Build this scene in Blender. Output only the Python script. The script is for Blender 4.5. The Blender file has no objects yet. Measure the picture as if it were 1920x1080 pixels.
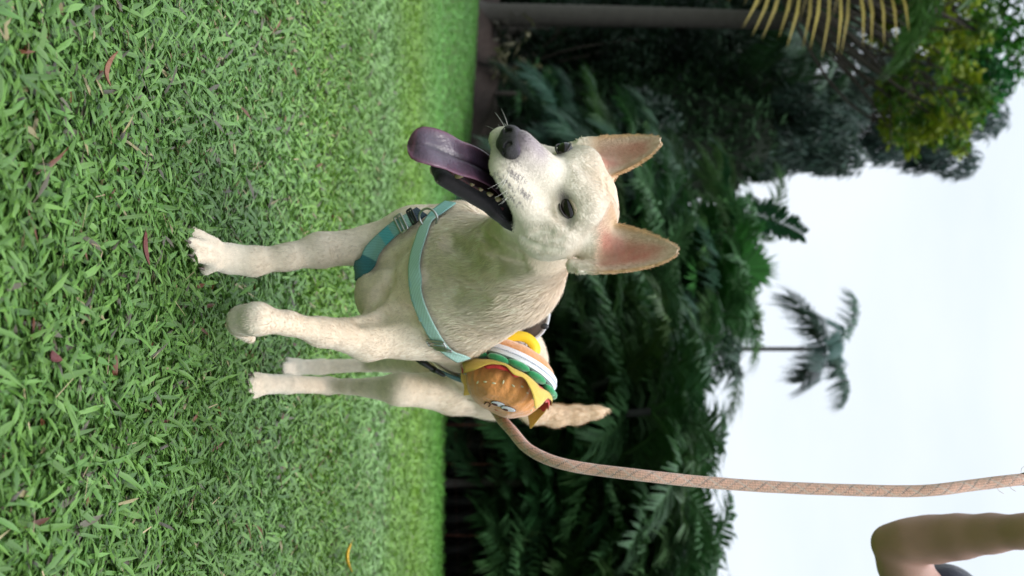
import bpy, math, random, os
import numpy as np
from mathutils import Vector, Matrix
from mathutils.bvhtree import BVHTree
C = bpy.context
SC = C.scene
COL = SC.collection
R = math.radians
rng = np.random.default_rng(7)
random.seed(7)

# ------------------------------------------------------------------ camera
FPX, CAMH, PITCH = 1866.7, 0.45, R(0.92)
cp, sp = math.cos(PITCH), math.sin(PITCH)

def at(px, py, d):
    """3D point that the photograph shows at pixel (px, py), d metres deep."""
    u = (px - 960) / FPX * d
    return np.array([(py - 540) / FPX * d, d * cp - u * sp, CAMH + d * sp + u * cp])

cam = bpy.data.cameras.new('camera')
cam_o = bpy.data.objects.new('camera', cam)
COL.objects.link(cam_o)
cam.lens = 35.0
cam.sensor_width = 36.0
cam.sensor_fit = 'HORIZONTAL'
cam.clip_start = 0.05
cam.clip_end = 2000
fw = Vector((0, cp, sp)); up = Vector((0, -sp, cp))
cam_o.matrix_world = Matrix(((up.x, -1, -fw.x, 0), (up.y, 0, -fw.y, 0), (up.z, 0, -fw.z, CAMH), (0, 0, 0, 1)))
cam.dof.use_dof = True
cam.dof.focus_distance = 1.3
cam.dof.aperture_fstop = 5.6
SC.camera = cam_o

# ------------------------------------------------------------------ sky, sun, exposure
SC.view_settings.view_transform = 'Standard'
SC.view_settings.look = 'None'
SC.view_settings.gamma = 1.0
SC.view_settings.exposure = 0.82
SUN_EL, SUN_AZ = R(62), R(165)      # azimuth measured from +Y (away from the camera) towards +X
world = bpy.data.worlds.new('World')
SC.world = world
world.use_nodes = True
wn, wl = world.node_tree.nodes, world.node_tree.links
bg = wn['Background']
sky = wn.new('ShaderNodeTexSky')
sky.sky_type = 'NISHITA'
sky.sun_disc = False
sky.sun_elevation = SUN_EL
sky.sun_rotation = SUN_AZ
sky.air_density = 1.0
sky.dust_density = 2.0
tc = wn.new('ShaderNodeTexCoord')
mp = wn.new('ShaderNodeMapping'); mp.inputs['Scale'].default_value = (1, 1, 2.6)
nz = wn.new('ShaderNodeTexNoise'); nz.inputs['Scale'].default_value = 1.7; nz.inputs['Detail'].default_value = 5; nz.inputs['Roughness'].default_value = .55
cr = wn.new('ShaderNodeValToRGB')
cr.color_ramp.elements[0].position = .32; cr.color_ramp.elements[0].color = (7.6, 8.5, 9.5, 1)
cr.color_ramp.elements[1].position = .66; cr.color_ramp.elements[1].color = (9.0, 9.6, 10.3, 1)
mx = wn.new('ShaderNodeMix'); mx.data_type = 'RGBA'; mx.inputs['Factor'].default_value = .88
wl.new(tc.outputs['Generated'], mp.inputs['Vector']); wl.new(mp.outputs['Vector'], nz.inputs['Vector'])
wl.new(nz.outputs['Fac'], cr.inputs['Fac'])
wl.new(sky.outputs['Color'], mx.inputs[6]); wl.new(cr.outputs['Color'], mx.inputs[7])
# an overcast sky is brighter overhead than near the horizon
sx = wn.new('ShaderNodeSeparateXYZ'); wl.new(tc.outputs['Generated'], sx.inputs[0])
zr = wn.new('ShaderNodeMapRange'); zr.interpolation_type = 'SMOOTHSTEP'
for k_, v_ in zip((1, 2, 3, 4), (.42, 1.0, .79, 2.2)): zr.inputs[k_].default_value = v_
wl.new(sx.outputs['Z'], zr.inputs[0])
vm = wn.new('ShaderNodeVectorMath'); vm.operation = 'SCALE'
wl.new(mx.outputs[2], vm.inputs[0]); wl.new(zr.outputs[0], vm.inputs['Scale'])
wl.new(vm.outputs[0], bg.inputs['Color'])
bg.inputs['Strength'].default_value = 0.085
sun = bpy.data.lights.new('sun', 'SUN')
sun.energy = 1.05
sun.angle = R(14)
sun.color = (1, .965, .91)
sun_o = bpy.data.objects.new('sun', sun)
COL.objects.link(sun_o)
sd = Vector((math.sin(SUN_AZ) * math.cos(SUN_EL), math.cos(SUN_AZ) * math.cos(SUN_EL), math.sin(SUN_EL)))
sun_o.rotation_euler = sd.to_track_quat('Z', 'Y').to_euler()
SC.cycles.max_bounces = 6
SC.cycles.transparent_max_bounces = 8

# ------------------------------------------------------------------ helpers
def mat(name, col=(.5, .5, .5), rough=.7, attr=False, metal=0, spec=.5, noise=None, bump=None, sheen=0, trans=0, hue=None, sss=0):
    m = bpy.data.materials.new(name); m.use_nodes = True
    n, l = m.node_tree.nodes, m.node_tree.links
    b = n['Principled BSDF']
    b.inputs['Base Color'].default_value = (*col, 1)
    b.inputs['Roughness'].default_value = rough
    b.inputs['Metallic'].default_value = metal
    b.inputs['Specular IOR Level'].default_value = spec
    b.inputs['Sheen Weight'].default_value = sheen
    if sss:
        b.inputs['Subsurface Weight'].default_value = sss
        b.inputs['Subsurface Radius'].default_value = (1, .35, .2)
        b.inputs['Subsurface Scale'].default_value = .008
    src = None
    if attr:
        a = n.new('ShaderNodeAttribute'); a.attribute_name = 'Col'; src = a.outputs['Color']
    if noise:                      # (scale, amount[, second colour])
        t = n.new('ShaderNodeTexNoise'); t.inputs['Scale'].default_value = noise[0]; t.inputs['Detail'].default_value = 6
        o = n.new('ShaderNodeTexCoord'); l.new(o.outputs['Object'], t.inputs['Vector'])
        if len(noise) > 2:
            r = n.new('ShaderNodeValToRGB')
            r.color_ramp.elements[0].position = .5 - noise[1]; r.color_ramp.elements[1].position = .5 + noise[1]
            r.color_ramp.elements[0].color = (*col, 1); r.color_ramp.elements[1].color = (*noise[2], 1)
            l.new(t.outputs['Fac'], r.inputs['Fac']); src = r.outputs['Color']
        else:
            mr = n.new('ShaderNodeMapRange'); mr.inputs[1].default_value = .25; mr.inputs[2].default_value = .75
            mr.inputs[3].default_value = 1 - noise[1]; mr.inputs[4].default_value = 1 + noise[1]
            l.new(t.outputs['Fac'], mr.inputs[0])
            v = n.new('ShaderNodeVectorMath'); v.operation = 'SCALE'
            if src: l.new(src, v.inputs[0])
            else: v.inputs[0].default_value = col
            l.new(mr.outputs[0], v.inputs['Scale']); src = v.outputs[0]
    if hue:                        # slight change from one object to the next
        oi = n.new('ShaderNodeObjectInfo'); mr = n.new('ShaderNodeMapRange')
        mr.inputs[3].default_value = 1 - hue; mr.inputs[4].default_value = 1 + hue
        l.new(oi.outputs['Random'], mr.inputs[0])
        v = n.new('ShaderNodeVectorMath'); v.operation = 'SCALE'
        if src: l.new(src, v.inputs[0])
        else: v.inputs[0].default_value = col
        l.new(mr.outputs[0], v.inputs['Scale']); src = v.outputs[0]
    if src: l.new(src, b.inputs['Base Color'])
    if bump:                       # (scale, strength)
        t = n.new('ShaderNodeTexNoise'); t.inputs['Scale'].default_value = bump[0]; t.inputs['Detail'].default_value = 5
        o = n.new('ShaderNodeTexCoord'); l.new(o.outputs['Object'], t.inputs['Vector'])
        u = n.new('ShaderNodeBump'); u.inputs['Strength'].default_value = bump[1]; u.inputs['Distance'].default_value = .01
        l.new(t.outputs['Fac'], u.inputs['Height']); l.new(u.outputs[0], b.inputs['Normal'])
    if trans:                      # light passing through a thin leaf
        tr = n.new('ShaderNodeBsdfTranslucent'); ms = n.new('ShaderNodeMixShader'); ms.inputs[0].default_value = trans
        if src: l.new(src, tr.inputs['Color'])
        else: tr.inputs['Color'].default_value = (*col, 1)
        out = n['Material Output']
        l.new(b.outputs[0], ms.inputs[1]); l.new(tr.outputs[0], ms.inputs[2]); l.new(ms.outputs[0], out.inputs['Surface'])
    return m

def mesh_obj(name, V, F, m=None, parent=None, cols=None, smooth=True):
    """one mesh object from an (n,3) array and an (m,k) array (or list of arrays) of faces"""
    V = np.asarray(V, np.float32)
    Fs = [np.asarray(f) for f in (F if isinstance(F, list) else [F]) if len(f)]
    me = bpy.data.meshes.new(name)
    me.vertices.add(len(V)); me.vertices.foreach_set('co', V.ravel())
    loops = np.concatenate([f.ravel() for f in Fs]).astype(np.int32)
    tot = np.concatenate([np.full(len(f), f.shape[1]) for f in Fs])
    st = np.concatenate([[0], np.cumsum(tot)[:-1]]).astype(np.int32)
    me.loops.add(len(loops)); me.loops.foreach_set('vertex_index', loops)
    me.polygons.add(len(tot)); me.polygons.foreach_set('loop_start', st)
    me.polygons.foreach_set('use_smooth', np.full(len(tot), smooth))
    me.update(calc_edges=True); me.validate()
    if cols is not None:
        ca = me.attributes.new('Col', 'FLOAT_COLOR', 'POINT')
        c4 = np.ones((len(V), 4), np.float32); c4[:, :3] = cols
        ca.data.foreach_set('color', c4.ravel())
    if m: me.materials.append(m)
    o = bpy.data.objects.new(name, me); COL.objects.link(o)
    if parent: o.parent = parent
    return o

def tag(o, label=None, cat=None, group=None, kind=None):
    if label: o['label'] = label
    if cat: o['category'] = cat
    if group: o['group'] = group
    if kind: o['kind'] = kind
    return o

def empty(name, loc, label, cat, group=None):
    o = bpy.data.objects.new(name, None); COL.objects.link(o); o.location = loc
    o.empty_display_size = .1
    return tag(o, label, cat, group)

class MB:
    """collects pieces of one mesh"""
    def __init__(s): s.V, s.F, s.C, s.n = [], {}, [], 0
    def add(s, V, F, col=(1, 1, 1)):
        V = np.asarray(V, float); F = np.asarray(F)
        s.V.append(V); s.F.setdefault(F.shape[1], []).append(F + s.n); s.n += len(V)
        c = np.asarray(col, float)
        s.C.append(np.broadcast_to(c, (len(V), 3)) if c.ndim == 1 else c)
    def tube(s, P, r, n=8, col=(1, 1, 1), cap=True, flat=1.0, side=None):
        P = np.asarray(P, float); r = np.broadcast_to(np.asarray(r, float), (len(P),))
        T = np.gradient(P, axis=0); T /= np.linalg.norm(T, axis=1)[:, None] + 1e-12
        a = np.array(side if side is not None else ([0, 0, 1.] if abs(T[0][2]) < .9 else [1., 0, 0]))
        V = []
        for i in range(len(P)):
            a = a - T[i] * a.dot(T[i]); a /= np.linalg.norm(a) + 1e-12
            b = np.cross(T[i], a)
            th = np.linspace(0, 2 * np.pi, n, endpoint=False)
            V.append(P[i] + r[i] * (np.cos(th)[:, None] * a + flat * np.sin(th)[:, None] * b))
        V = np.concatenate(V)
        i, j = np.meshgrid(np.arange(len(P) - 1), np.arange(n), indexing='ij')
        F = np.stack([i * n + j, i * n + (j + 1) % n, (i + 1) * n + (j + 1) % n, (i + 1) * n + j], -1).reshape(-1, 4)
        col = np.asarray(col, float)
        if col.ndim == 2: col = np.repeat(col, n, 0)
        s.add(V, F, col)
        if cap:
            k = s.n - len(V)
            s.V.append(np.array([P[0], P[-1]])); c = s.C[-1]; s.C.append(np.array([c[0], c[-1]])); s.n += 2
            t0 = np.stack([np.full(n, s.n - 2), k + (np.arange(n) + 1) % n, k + np.arange(n)], -1)
            kk = k + (len(P) - 1) * n
            t1 = np.stack([np.full(n, s.n - 1), kk + np.arange(n), kk + (np.arange(n) + 1) % n], -1)
            s.F.setdefault(3, []).extend([t0, t1])
    def ellipsoid(s, c, ax, col=(1, 1, 1), nu=16, nv=10):
        """ax: 3x3 rows = semi-axes vectors"""
        th = np.linspace(0, 2 * np.pi, nu, endpoint=False); ph = np.linspace(.001, np.pi - .001, nv)
        p, t = np.meshgrid(ph, th, indexing='ij')
        U = np.stack([np.sin(p) * np.cos(t), np.sin(p) * np.sin(t), np.cos(p)], -1).reshape(-1, 3)
        V = np.asarray(c) + U @ np.asarray(ax, float)
        i, j = np.meshgrid(np.arange(nv - 1), np.arange(nu), indexing='ij')
        F = np.stack([i * nu + j, (i + 1) * nu + j, (i + 1) * nu + (j + 1) % nu, i * nu + (j + 1) % nu], -1).reshape(-1, 4)
        s.add(V, F, col)
    def box(s, c, ax, col=(1, 1, 1)):
        """ax: rows = half-extent vectors"""
        q = np.array([[x, y, z] for x in (-1, 1) for y in (-1, 1) for z in (-1, 1)], float)
        s.add(np.asarray(c) + q @ np.asarray(ax, float), [[0, 1, 3, 2], [4, 6, 7, 5], [0, 4, 5, 1], [2, 3, 7, 6], [0, 2, 6, 4], [1, 5, 7, 3]], col)
    def build(s, name, m, parent=None, smooth=True, attr=True):
        F = [np.concatenate(v) for v in s.F.values()]
        return mesh_obj(name, np.concatenate(s.V), F, m, parent, np.concatenate(s.C) if attr else None, smooth)

def unit(v): v = np.asarray(v, float); return v / (np.linalg.norm(v) + 1e-12)

def smooth_path(P, n):
    """Catmull-Rom through the points, n samples"""
    P = np.asarray(P, float); P = np.concatenate([[2 * P[0] - P[1]], P, [2 * P[-1] - P[-2]]])
    m = len(P) - 3; out = []
    for t in np.linspace(0, m - 1e-6, n):
        i = int(t); u = t - i; a, b, c, d = P[i:i + 4]
        out.append(.5 * (2 * b + (c - a) * u + (2 * a - 5 * b + 4 * c - d) * u * u + (3 * b - a - 3 * c + d) * u ** 3))
    return np.array(out)

def vnoise(P, scale, seed=0, octv=3):
    """cheap smooth pseudo-noise from sines, about -1..1"""
    r = np.random.default_rng(seed); out = 0; amp = 1; tot = 0
    P = np.asarray(P, float)
    for o in range(octv):
        for _ in range(3):
            k = r.normal(size=P.shape[-1]) * scale; out = out + amp * np.sin(P @ k + r.uniform(0, 6.28)); tot += amp * .5
        scale *= 2.1; amp *= .55
    return out / tot

# ------------------------------------------------------------------ signed-distance modelling (one continuous skin per body)
class Field:
    def __init__(s, ax):
        s.ax = [np.asarray(a, np.float32) for a in ax]
        s.D = np.full([len(a) for a in ax], .05, np.float32)
    def _win(s, lo, hi):
        sl = tuple(slice(max(0, np.searchsorted(a, l) - 1), np.searchsorted(a, h) + 1) for a, l, h in zip(s.ax, lo, hi))
        return sl, [a[q].reshape([-1 if i == k else 1 for k in range(3)]) for i, (a, q) in enumerate(zip(s.ax, sl))]
    def put(s, d, sl, k, op):
        a = s.D[sl]
        if op == 'add':
            h = np.clip(.5 + .5 * (a - d) / k, 0, 1); s.D[sl] = a * (1 - h) + d * h - k * h * (1 - h)
        else:
            h = np.clip(.5 - .5 * (a + d) / k, 0, 1); s.D[sl] = a * (1 - h) - d * h + k * h * (1 - h)
    def cone(s, a, b, ra, rb, k=.012, op='add', sq=None):
        """rounded cone a-b; sq=(dir, factor) squashes the section along dir"""
        a, b = np.asarray(a, float), np.asarray(b, float); m = max(ra, rb) + k + .012
        if sq is not None: m = m * max(1, 1 / sq[1]) 
        sl, (X, Y, Z) = s._win(np.minimum(a, b) - m, np.maximum(a, b) + m)
        ab = b - a; L2 = ab.dot(ab) + 1e-12
        dx, dy, dz = X - a[0], Y - a[1], Z - a[2]
        t = np.clip((dx * ab[0] + dy * ab[1] + dz * ab[2]) / L2, 0, 1)
        dx, dy, dz = dx - t * ab[0], dy - t * ab[1], dz - t * ab[2]
        if sq is not None:
            n = unit(sq[0]); q = (dx * n[0] + dy * n[1] + dz * n[2]) * (1 / sq[1] - 1)
            dx, dy, dz = dx + q * n[0], dy + q * n[1], dz + q * n[2]
        s.put((np.sqrt(dx * dx + dy * dy + dz * dz) - (ra + (rb - ra) * t)).astype(np.float32), sl, k, op)
    def ell(s, c, axes, rad, k=.012, op='add'):
        """ellipsoid, axes rows = unit axes"""
        A = np.asarray(axes, float); m = max(rad) + k + .012
        sl, (X, Y, Z) = s._win(np.asarray(c) - m, np.asarray(c) + m)
        dx, dy, dz = X - c[0], Y - c[1], Z - c[2]
        q = [(dx * A[i][0] + dy * A[i][1] + dz * A[i][2]) / rad[i] for i in range(3)]
        k0 = np.sqrt(sum(v * v for v in q)) + 1e-6
        k1 = np.sqrt(sum((v / r) ** 2 for v, r in zip(q, rad))) + 1e-6
        s.put((k0 * (k0 - 1) / k1).astype(np.float32), sl, k, op)
    def chain(s, pts, k=.012, sq=None):
        for (a, ra), (b, rb) in zip(pts[:-1], pts[1:]): s.cone(a, b, ra, rb, k, sq=sq)
    def mesh(s):
        D = s.D; neg = D < 0
        c = np.zeros(np.array(D.shape) - 1, np.uint8)
        n0, n1, n2 = c.shape
        for i in (0, 1):
            for j in (0, 1):
                for l in (0, 1): c += neg[i:i + n0, j:j + n1, l:l + n2]
        act = (c > 0) & (c < 8)
        idx = np.full(c.shape, -1, np.int32); I = np.argwhere(act); idx[act] = np.arange(len(I))
        acc = np.zeros((len(I), 3)); cnt = np.zeros(len(I))
        cor = [(i, j, l) for i in (0, 1) for j in (0, 1) for l in (0, 1)]
        val = {q: D[I[:, 0] + q[0], I[:, 1] + q[1], I[:, 2] + q[2]] for q in cor}
        pos = {q: np.stack([s.ax[m][I[:, m] + q[m]] for m in range(3)], -1) for q in cor}
        for q in cor:
            for m in range(3):
                if q[m] == 0:
                    q2 = tuple(1 if x == m else q[x] for x in range(3))
                    a, b = val[q], val[q2]; e = (a < 0) != (b < 0)
                    t = np.where(e, a / np.where(e, a - b, 1), 0)[:, None]
                    acc += np.where(e[:, None], pos[q] * (1 - t) + pos[q2] * t, 0); cnt += e
        V = acc / cnt[:, None]
        F = []
        for m in range(3):
            u, v = (m + 1) % 3, (m + 2) % 3
            sa = [slice(None)] * 3; sb = [slice(None)] * 3; sa[m] = slice(0, -1); sb[m] = slice(1, None)
            A, B = neg[tuple(sa)], neg[tuple(sb)]
            for flip, E in ((False, A & ~B), (True, ~A & B)):
                P = np.argwhere(E); P = P[(P[:, u] > 0) & (P[:, v] > 0) & (P[:, u] < D.shape[u] - 1) & (P[:, v] < D.shape[v] - 1)]
                q = []
                for du, dv in ((1, 1), (0, 1), (0, 0), (1, 0)):
                    Q = P.copy(); Q[:, u] -= du; Q[:, v] -= dv; q.append(idx[Q[:, 0], Q[:, 1], Q[:, 2]])
                if flip: q = q[::-1]
                F.append(np.stack(q, -1))
        F = np.concatenate(F); F = F[(F >= 0).all(1)]
        return V, F
    def sample(s, P):
        i = [np.clip(np.searchsorted(a, P[:, k]) - 1, 0, len(a) - 2) for k, a in enumerate(s.ax)]
        return s.D[i[0], i[1], i[2]]

def relax(V, F, n, amt=.5):
    for _ in range(n):
        acc = np.zeros_like(V); cnt = np.zeros(len(V))
        for a, b in ((0, 1), (1, 2), (2, 3), (3, 0)):
            for x, y in ((a, b), (b, a)):
                for k in range(3): acc[:, k] += np.bincount(F[:, x], V[F[:, y], k], len(V))
                cnt += np.bincount(F[:, x], minlength=len(V))
        V = V * (1 - amt) + amt * acc / np.maximum(cnt, 1)[:, None]
    return V

def normals(V, F):
    n = np.cross(V[F[:, 2]] - V[F[:, 0]], V[F[:, 3]] - V[F[:, 1]])
    N = np.zeros_like(V)
    for c in range(4):
        for k in range(3): N[:, k] += np.bincount(F[:, c], n[:, k], len(V))
    return N / (np.linalg.norm(N, axis=1)[:, None] + 1e-12)

def axis_steps(lo, hi, flo, fhi, coarse, fine):
    out = [lo]
    while out[-1] < hi:
        x = out[-1]; e = max(flo - x, x - fhi, 0)
        out.append(x + min(coarse, fine + e * .15))
    return np.array(out)
# ------------------------------------------------------------------ the dog
HF = unit((-.44, -.83, -.33)); HU = unit(np.array([0, 0, 1.]) - HF * HF[2]); HL = np.cross(HU, HF)
HT = at(1058, 334, 1.20)
def hd(x, y, z): return HT + .01 * (x * HL + y * HF + z * HU)      # head frame in cm: dog's left, forward, up
HM = np.array([HL, HF, HU])
def J(px, py, d, rpx): return at(px, py, d), rpx / FPX * d

fld = Field([axis_steps(-.30, .34, -.24, .04, .0042, .0020),
             axis_steps(1.02, 2.32, 1.04, 1.34, .0045, .0022),
             axis_steps(-.01, .80, .36, .70, .0042, .0020)])
A3 = np.eye(3)
# trunk and neck
fld.chain([J(955, 512, 1.43, 96), J(880, 528, 1.50, 118)], .03)
fld.chain([J(880, 528, 1.50, 118), J(800, 545, 1.56, 112), J(725, 552, 1.56, 58)], .03)
fld.chain([J(850, 560, 1.60, 118), J(893, 612, 1.78, 98), J(935, 680, 1.93, 84), J(940, 705, 2.0, 76)], .03)
fld.cone(*[x for p in zip(J(1010, 440, 1.31, 84), J(950, 512, 1.43, 96)) for x in p], k=.03)
# right front leg (planted)
fld.chain([J(860, 440, 1.56, 62), J(775, 448, 1.56, 56), J(700, 460, 1.56, 37)], .025)
fld.chain([J(700, 460, 1.56, 37), J(600, 469, 1.53, 30.5), J(540, 482, 1.51, 22.5), J(475, 490, 1.50, 25.5), J(430, 485, 1.49, 25), J(400, 478, 1.47, 25)], .016)
for q in ((352, 430, 1.445), (358, 455, 1.425), (366, 482, 1.43), (386, 506, 1.47)):
    fld.chain([J(402, 478 + (q[1] - 470) * .45, 1.465, 15), J(*q, 11)], .0035)
# left front leg (lifted, wrist bent)
fld.chain([J(850, 590, 1.56, 68), J(770, 605, 1.53, 62), J(690, 634, 1.49, 42)], .025)
fld.chain([J(690, 634, 1.49, 40), J(600, 622, 1.42, 25.5), J(540, 606, 1.37, 20.5), J(482, 598, 1.32, 29)], .014)
fld.chain([J(482, 598, 1.32, 29), J(456, 601, 1.335, 26), J(446, 608, 1.37, 22)], .012)
for q in ((440, 592, 1.415), (443, 607, 1.42), (455, 622, 1.42), (471, 634, 1.41)):
    fld.chain([J(448, 606 + (q[1] - 610) * .5, 1.375, 15), J(*q, 11)], .004)
# left hind leg
fld.chain([J(915, 725, 1.97, 62), J(850, 735, 1.92, 40), J(750, 730, 1.86, 28), J(655, 725, 1.91, 14)], .02)
fld.chain([J(655, 725, 1.91, 14), J(615, 723, 1.93, 16), J(540, 720, 1.86, 17.5), J(495, 720, 1.82, 20)], .01)
for q in ((472, 703, 1.80), (468, 716, 1.785), (468, 730, 1.785), (474, 742, 1.80)):
    fld.chain([J(492, 720 + (q[1] - 722) * .6, 1.81, 10), J(*q, 8)], .003)
# right hind leg
fld.chain([J(900, 660, 2.0, 60), J(800, 672, 1.99, 32), J(690, 684, 2.12, 12.5)], .02)
fld.chain([J(690, 684, 2.12, 12.5), J(600, 688, 2.10, 14), J(560, 688, 2.08, 15)], .01)
for q in ((538, 676, 2.07), (532, 685, 2.04), (532, 695, 2.04), (538, 703, 2.06)):
    fld.chain([J(556, 688 + (q[1] - 688) * .6, 2.08, 10), J(*q, 7)], .004)
# tail
TAIL = [J(950, 735, 2.02, 28), J(1000, 774, 2.07, 19), J(1042, 780, 2.09, 18), J(1082, 778, 2.1, 15.5), J(1116, 773, 2.1, 10), J(1142, 767, 2.1, 3)]
fld.chain(TAIL, .02)
# skull, muzzle, cheeks
fld.ell(hd(0, -6.2, -.1), HM, (.062, .066, .052), .02)
fld.ell(hd(0, -2.6, 0.6), HM, (.048, .045, .036), .02)
fld.cone(hd(0, 0.5, -3.1), hd(0, 7.2, -4.2), .033, .0235, .012)
fld.cone(hd(0, 0.5, -1.4), hd(0, 8.0, -3.0), .0185, .0165, .012)
fld.cone(hd(-.0, -3.5, 5.1), hd(0, -7.5, 5.4), .0045, .006, .012, 'sub')
fld.cone(hd(5.0, -3.6, -2.2), hd(4.9, -4.5, -4.0), .030, .028, .018)
for s_ in (-1, 1):
    fld.cone(hd(s_ * 4.4, -4.5, -2.5), hd(s_ * 4.3, -2.5, -4.2), .030, .028, .018)
    fld.cone(hd(s_ * 3.2, .2, -4.6), hd(s_ * 1.7, 7.0, -5.4), .023, .0185, .01)
    fld.cone(hd(s_ * 3.0, -1.7, 2.3), hd(s_ * 3.9, -2.6, 1.7), .017, .017, .014)
    fld.cone(hd(s_ * 4.0, -3.6, -5.6), hd(s_ * 3.1, .6, -8.0), .0215, .0135, .012)
    fld.cone(hd(s_ * 3.2, .6, -8.2), hd(s_ * 1.5, 6.9, -13.0), .0105, .0095, .008)
fld.cone(hd(0, -3.5, -7.2), hd(0, 1.2, -9.9), .034, .019, .018)
fld.cone(hd(0, 1.2, -10.1), hd(0, 6.7, -13.7), .019, .0095, .01)
# open mouth
cav = Field(fld.ax)
for s_ in (-1, 1):
    cav.cone(hd(s_ * 3.9, -.6, -6.7), hd(s_ * 2.4, 8.6, -8.6), .0075, .016, .006)
cav.cone(hd(0, -1.5, -6.9), hd(0, 9.0, -8.8), .018, .021, .01)
cav.cone(hd(0, 0.5, -8.4), hd(0, 6.6, -11.4), .015, .0065, .008)
h = np.clip(.5 - .5 * (fld.D + cav.D) / .005, 0, 1)
fld.D = fld.D * (1 - h) - cav.D * h + .005 * h * (1 - h)
# eye sockets
EYE = {}
for s_, ex, ey in ((1, 3.95, -.35), (-1, 4.5, 1.0)):
    c = hd(s_ * ex, ey, .1); EYE[s_] = c
    fld.ell(c + .01 * (s_ * .4 * HL + .55 * HF), [unit(HL * .8 * s_ - HF * .75), unit(HF * .8 + HL * s_ * .75), HU], (.017, .010, .0085), .008, op='sub')
# ears: thin cupped shells
EARS = []
def ear(base, tip, side, wid, cup, s_):
    """base, tip: points; side: outward direction of the rim; wid: half width; the cup opens along n"""
    a = np.asarray(tip) - base; L = np.linalg.norm(a); a = a / L
    b = unit(side - a * np.dot(side, a)); n = np.cross(a, b)
    if n.dot(HF) < 0: n = -n
    EARS.append((np.asarray(base), a, b, n, L, wid, cup))
    m = L + .03
    sl, (X, Y, Z) = fld._win(np.asarray(base) - m, np.asarray(base) + m)
    dx, dy, dz = X - base[0], Y - base[1], Z - base[2]
    t = (dx * a[0] + dy * a[1] + dz * a[2]) / L
    v = dx * b[0] + dy * b[1] + dz * b[2]; w = dx * n[0] + dy * n[1] + dz * n[2]
    tc_ = np.clip(t, 0, 1)
    hw = wid * np.clip(1 - tc_, 0, 1) ** .52 * (1 + .10 * np.sin(3.14 * tc_)) + .0012
    surf = cup * (v / wid) ** 2 * (1 - .45 * tc_) - cup * .75 * (1 - tc_) ** .8 + .010 * tc_ ** 2
    dv = np.abs(v) - hw
    d = np.maximum(np.maximum(np.abs(w - surf) / np.sqrt(1 + (2 * cup * v / wid ** 2) ** 2) - .0021, dv * .8), np.maximum(-t - .08, t - 1) * L)
    fld.put(d.astype(np.float32), sl, .006, 'add')
ear(hd(6.5, -6.4, 1.3), hd(9.0, -7.4, 11.8), HL * .8 + HF * .1 - HU * .3, .0385, .021, 1)
ear(hd(-6.2, -6.4, 1.6), hd(-7.6, -7.6, 11.0), -HL * .8 + HF * .1 - HU * .3, .033, .019, -1)
for s_ in (-1, 1):
    fld.cone(hd(s_ * 5.3, -7.3, 1.6), hd(s_ * 5.6, -8.2, 3.2), .026, .018, .012)
    fld.cone(hd(s_ * 8.6, -6.2, -1.0), hd(s_ * 9.3, -6.6, 1.6), .008, .006, .008)
# creases and muscle grooves, pressed into the surface where it lies
def surf(px, py):
    o = np.array([0, 0, CAMH]); v = at(px, py, 1.0) - o
    t = np.arange(.95, 2.1, .0015); d = fld.sample(o + v * t[:, None]); k = np.argmax(d < 0)
    return o + v * (t[k] if d[k] < 0 else 1.5)
def groove(pts, r, depth, k=.010):
    P = [surf(*q) for q in pts]; o = np.array([0, 0, CAMH])
    P = [p + unit(o - p) * (r - depth) for p in P]
    for a, b in zip(P[:-1], P[1:]): fld.cone(a, b, r, r, k, 'sub')
groove([(688, 582), (712, 553), (730, 526), (735, 492)], .008, .0035, .012)
groove([(698, 500), (730, 488), (765, 462)], .008, .004, .012)
groove([(676, 600), (716, 592), (775, 590)], .009, .004, .014)
groove([(985, 449), (1012, 464), (1048, 470)], .004, .0018, .006)
groove([(1000, 440), (1026, 448), (1050, 446)], .0035, .0013, .006)
groove([(1012, 432), (1032, 434)], .0035, .0013, .006)
groove([(905, 432), (935, 462), (972, 482)], .006, .003, .008)
groove([(845, 452), (882, 478), (925, 500), (975, 508)], .010, .002, .014)
groove([(800, 520), (850, 545), (905, 560)], .010, .0015, .014)
groove([(1132, 330), (1136, 356)], .004, .0020, .006)
groove([(1085, 310), (1120, 335)], .005, .0014, .008)
groove([(1030, 395), (1046, 408), (1062, 420)], .0035, .0012, .005)
V, F = fld.mesh()
# keep the largest connected piece simply by trusting the field; soften stair steps
V = relax(V, F, 3, .45)
N = normals(V, F)
DOGV, DOGF, DOGN = V, F, N
bvh = BVHTree.FromPolygons([tuple(v) for v in V], [tuple(f) for f in F])

def head_co(P): return (P - HT) @ HM.T * 100
def sstep(a, b, x): t = np.clip((x - a) / (b - a), 0, 1); return t * t * (3 - 2 * t)
CREAM = np.array((.84, .70, .545)); WHITE = np.array((.75, .68, .57)); TAN = np.array((.64, .40, .20)); GREY = np.array((.60, .52, .41))
PINK = np.array((.42, .125, .09)); DARK = np.array((.012, .010, .012)); LILAC = np.array((.20, .155, .19))

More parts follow.
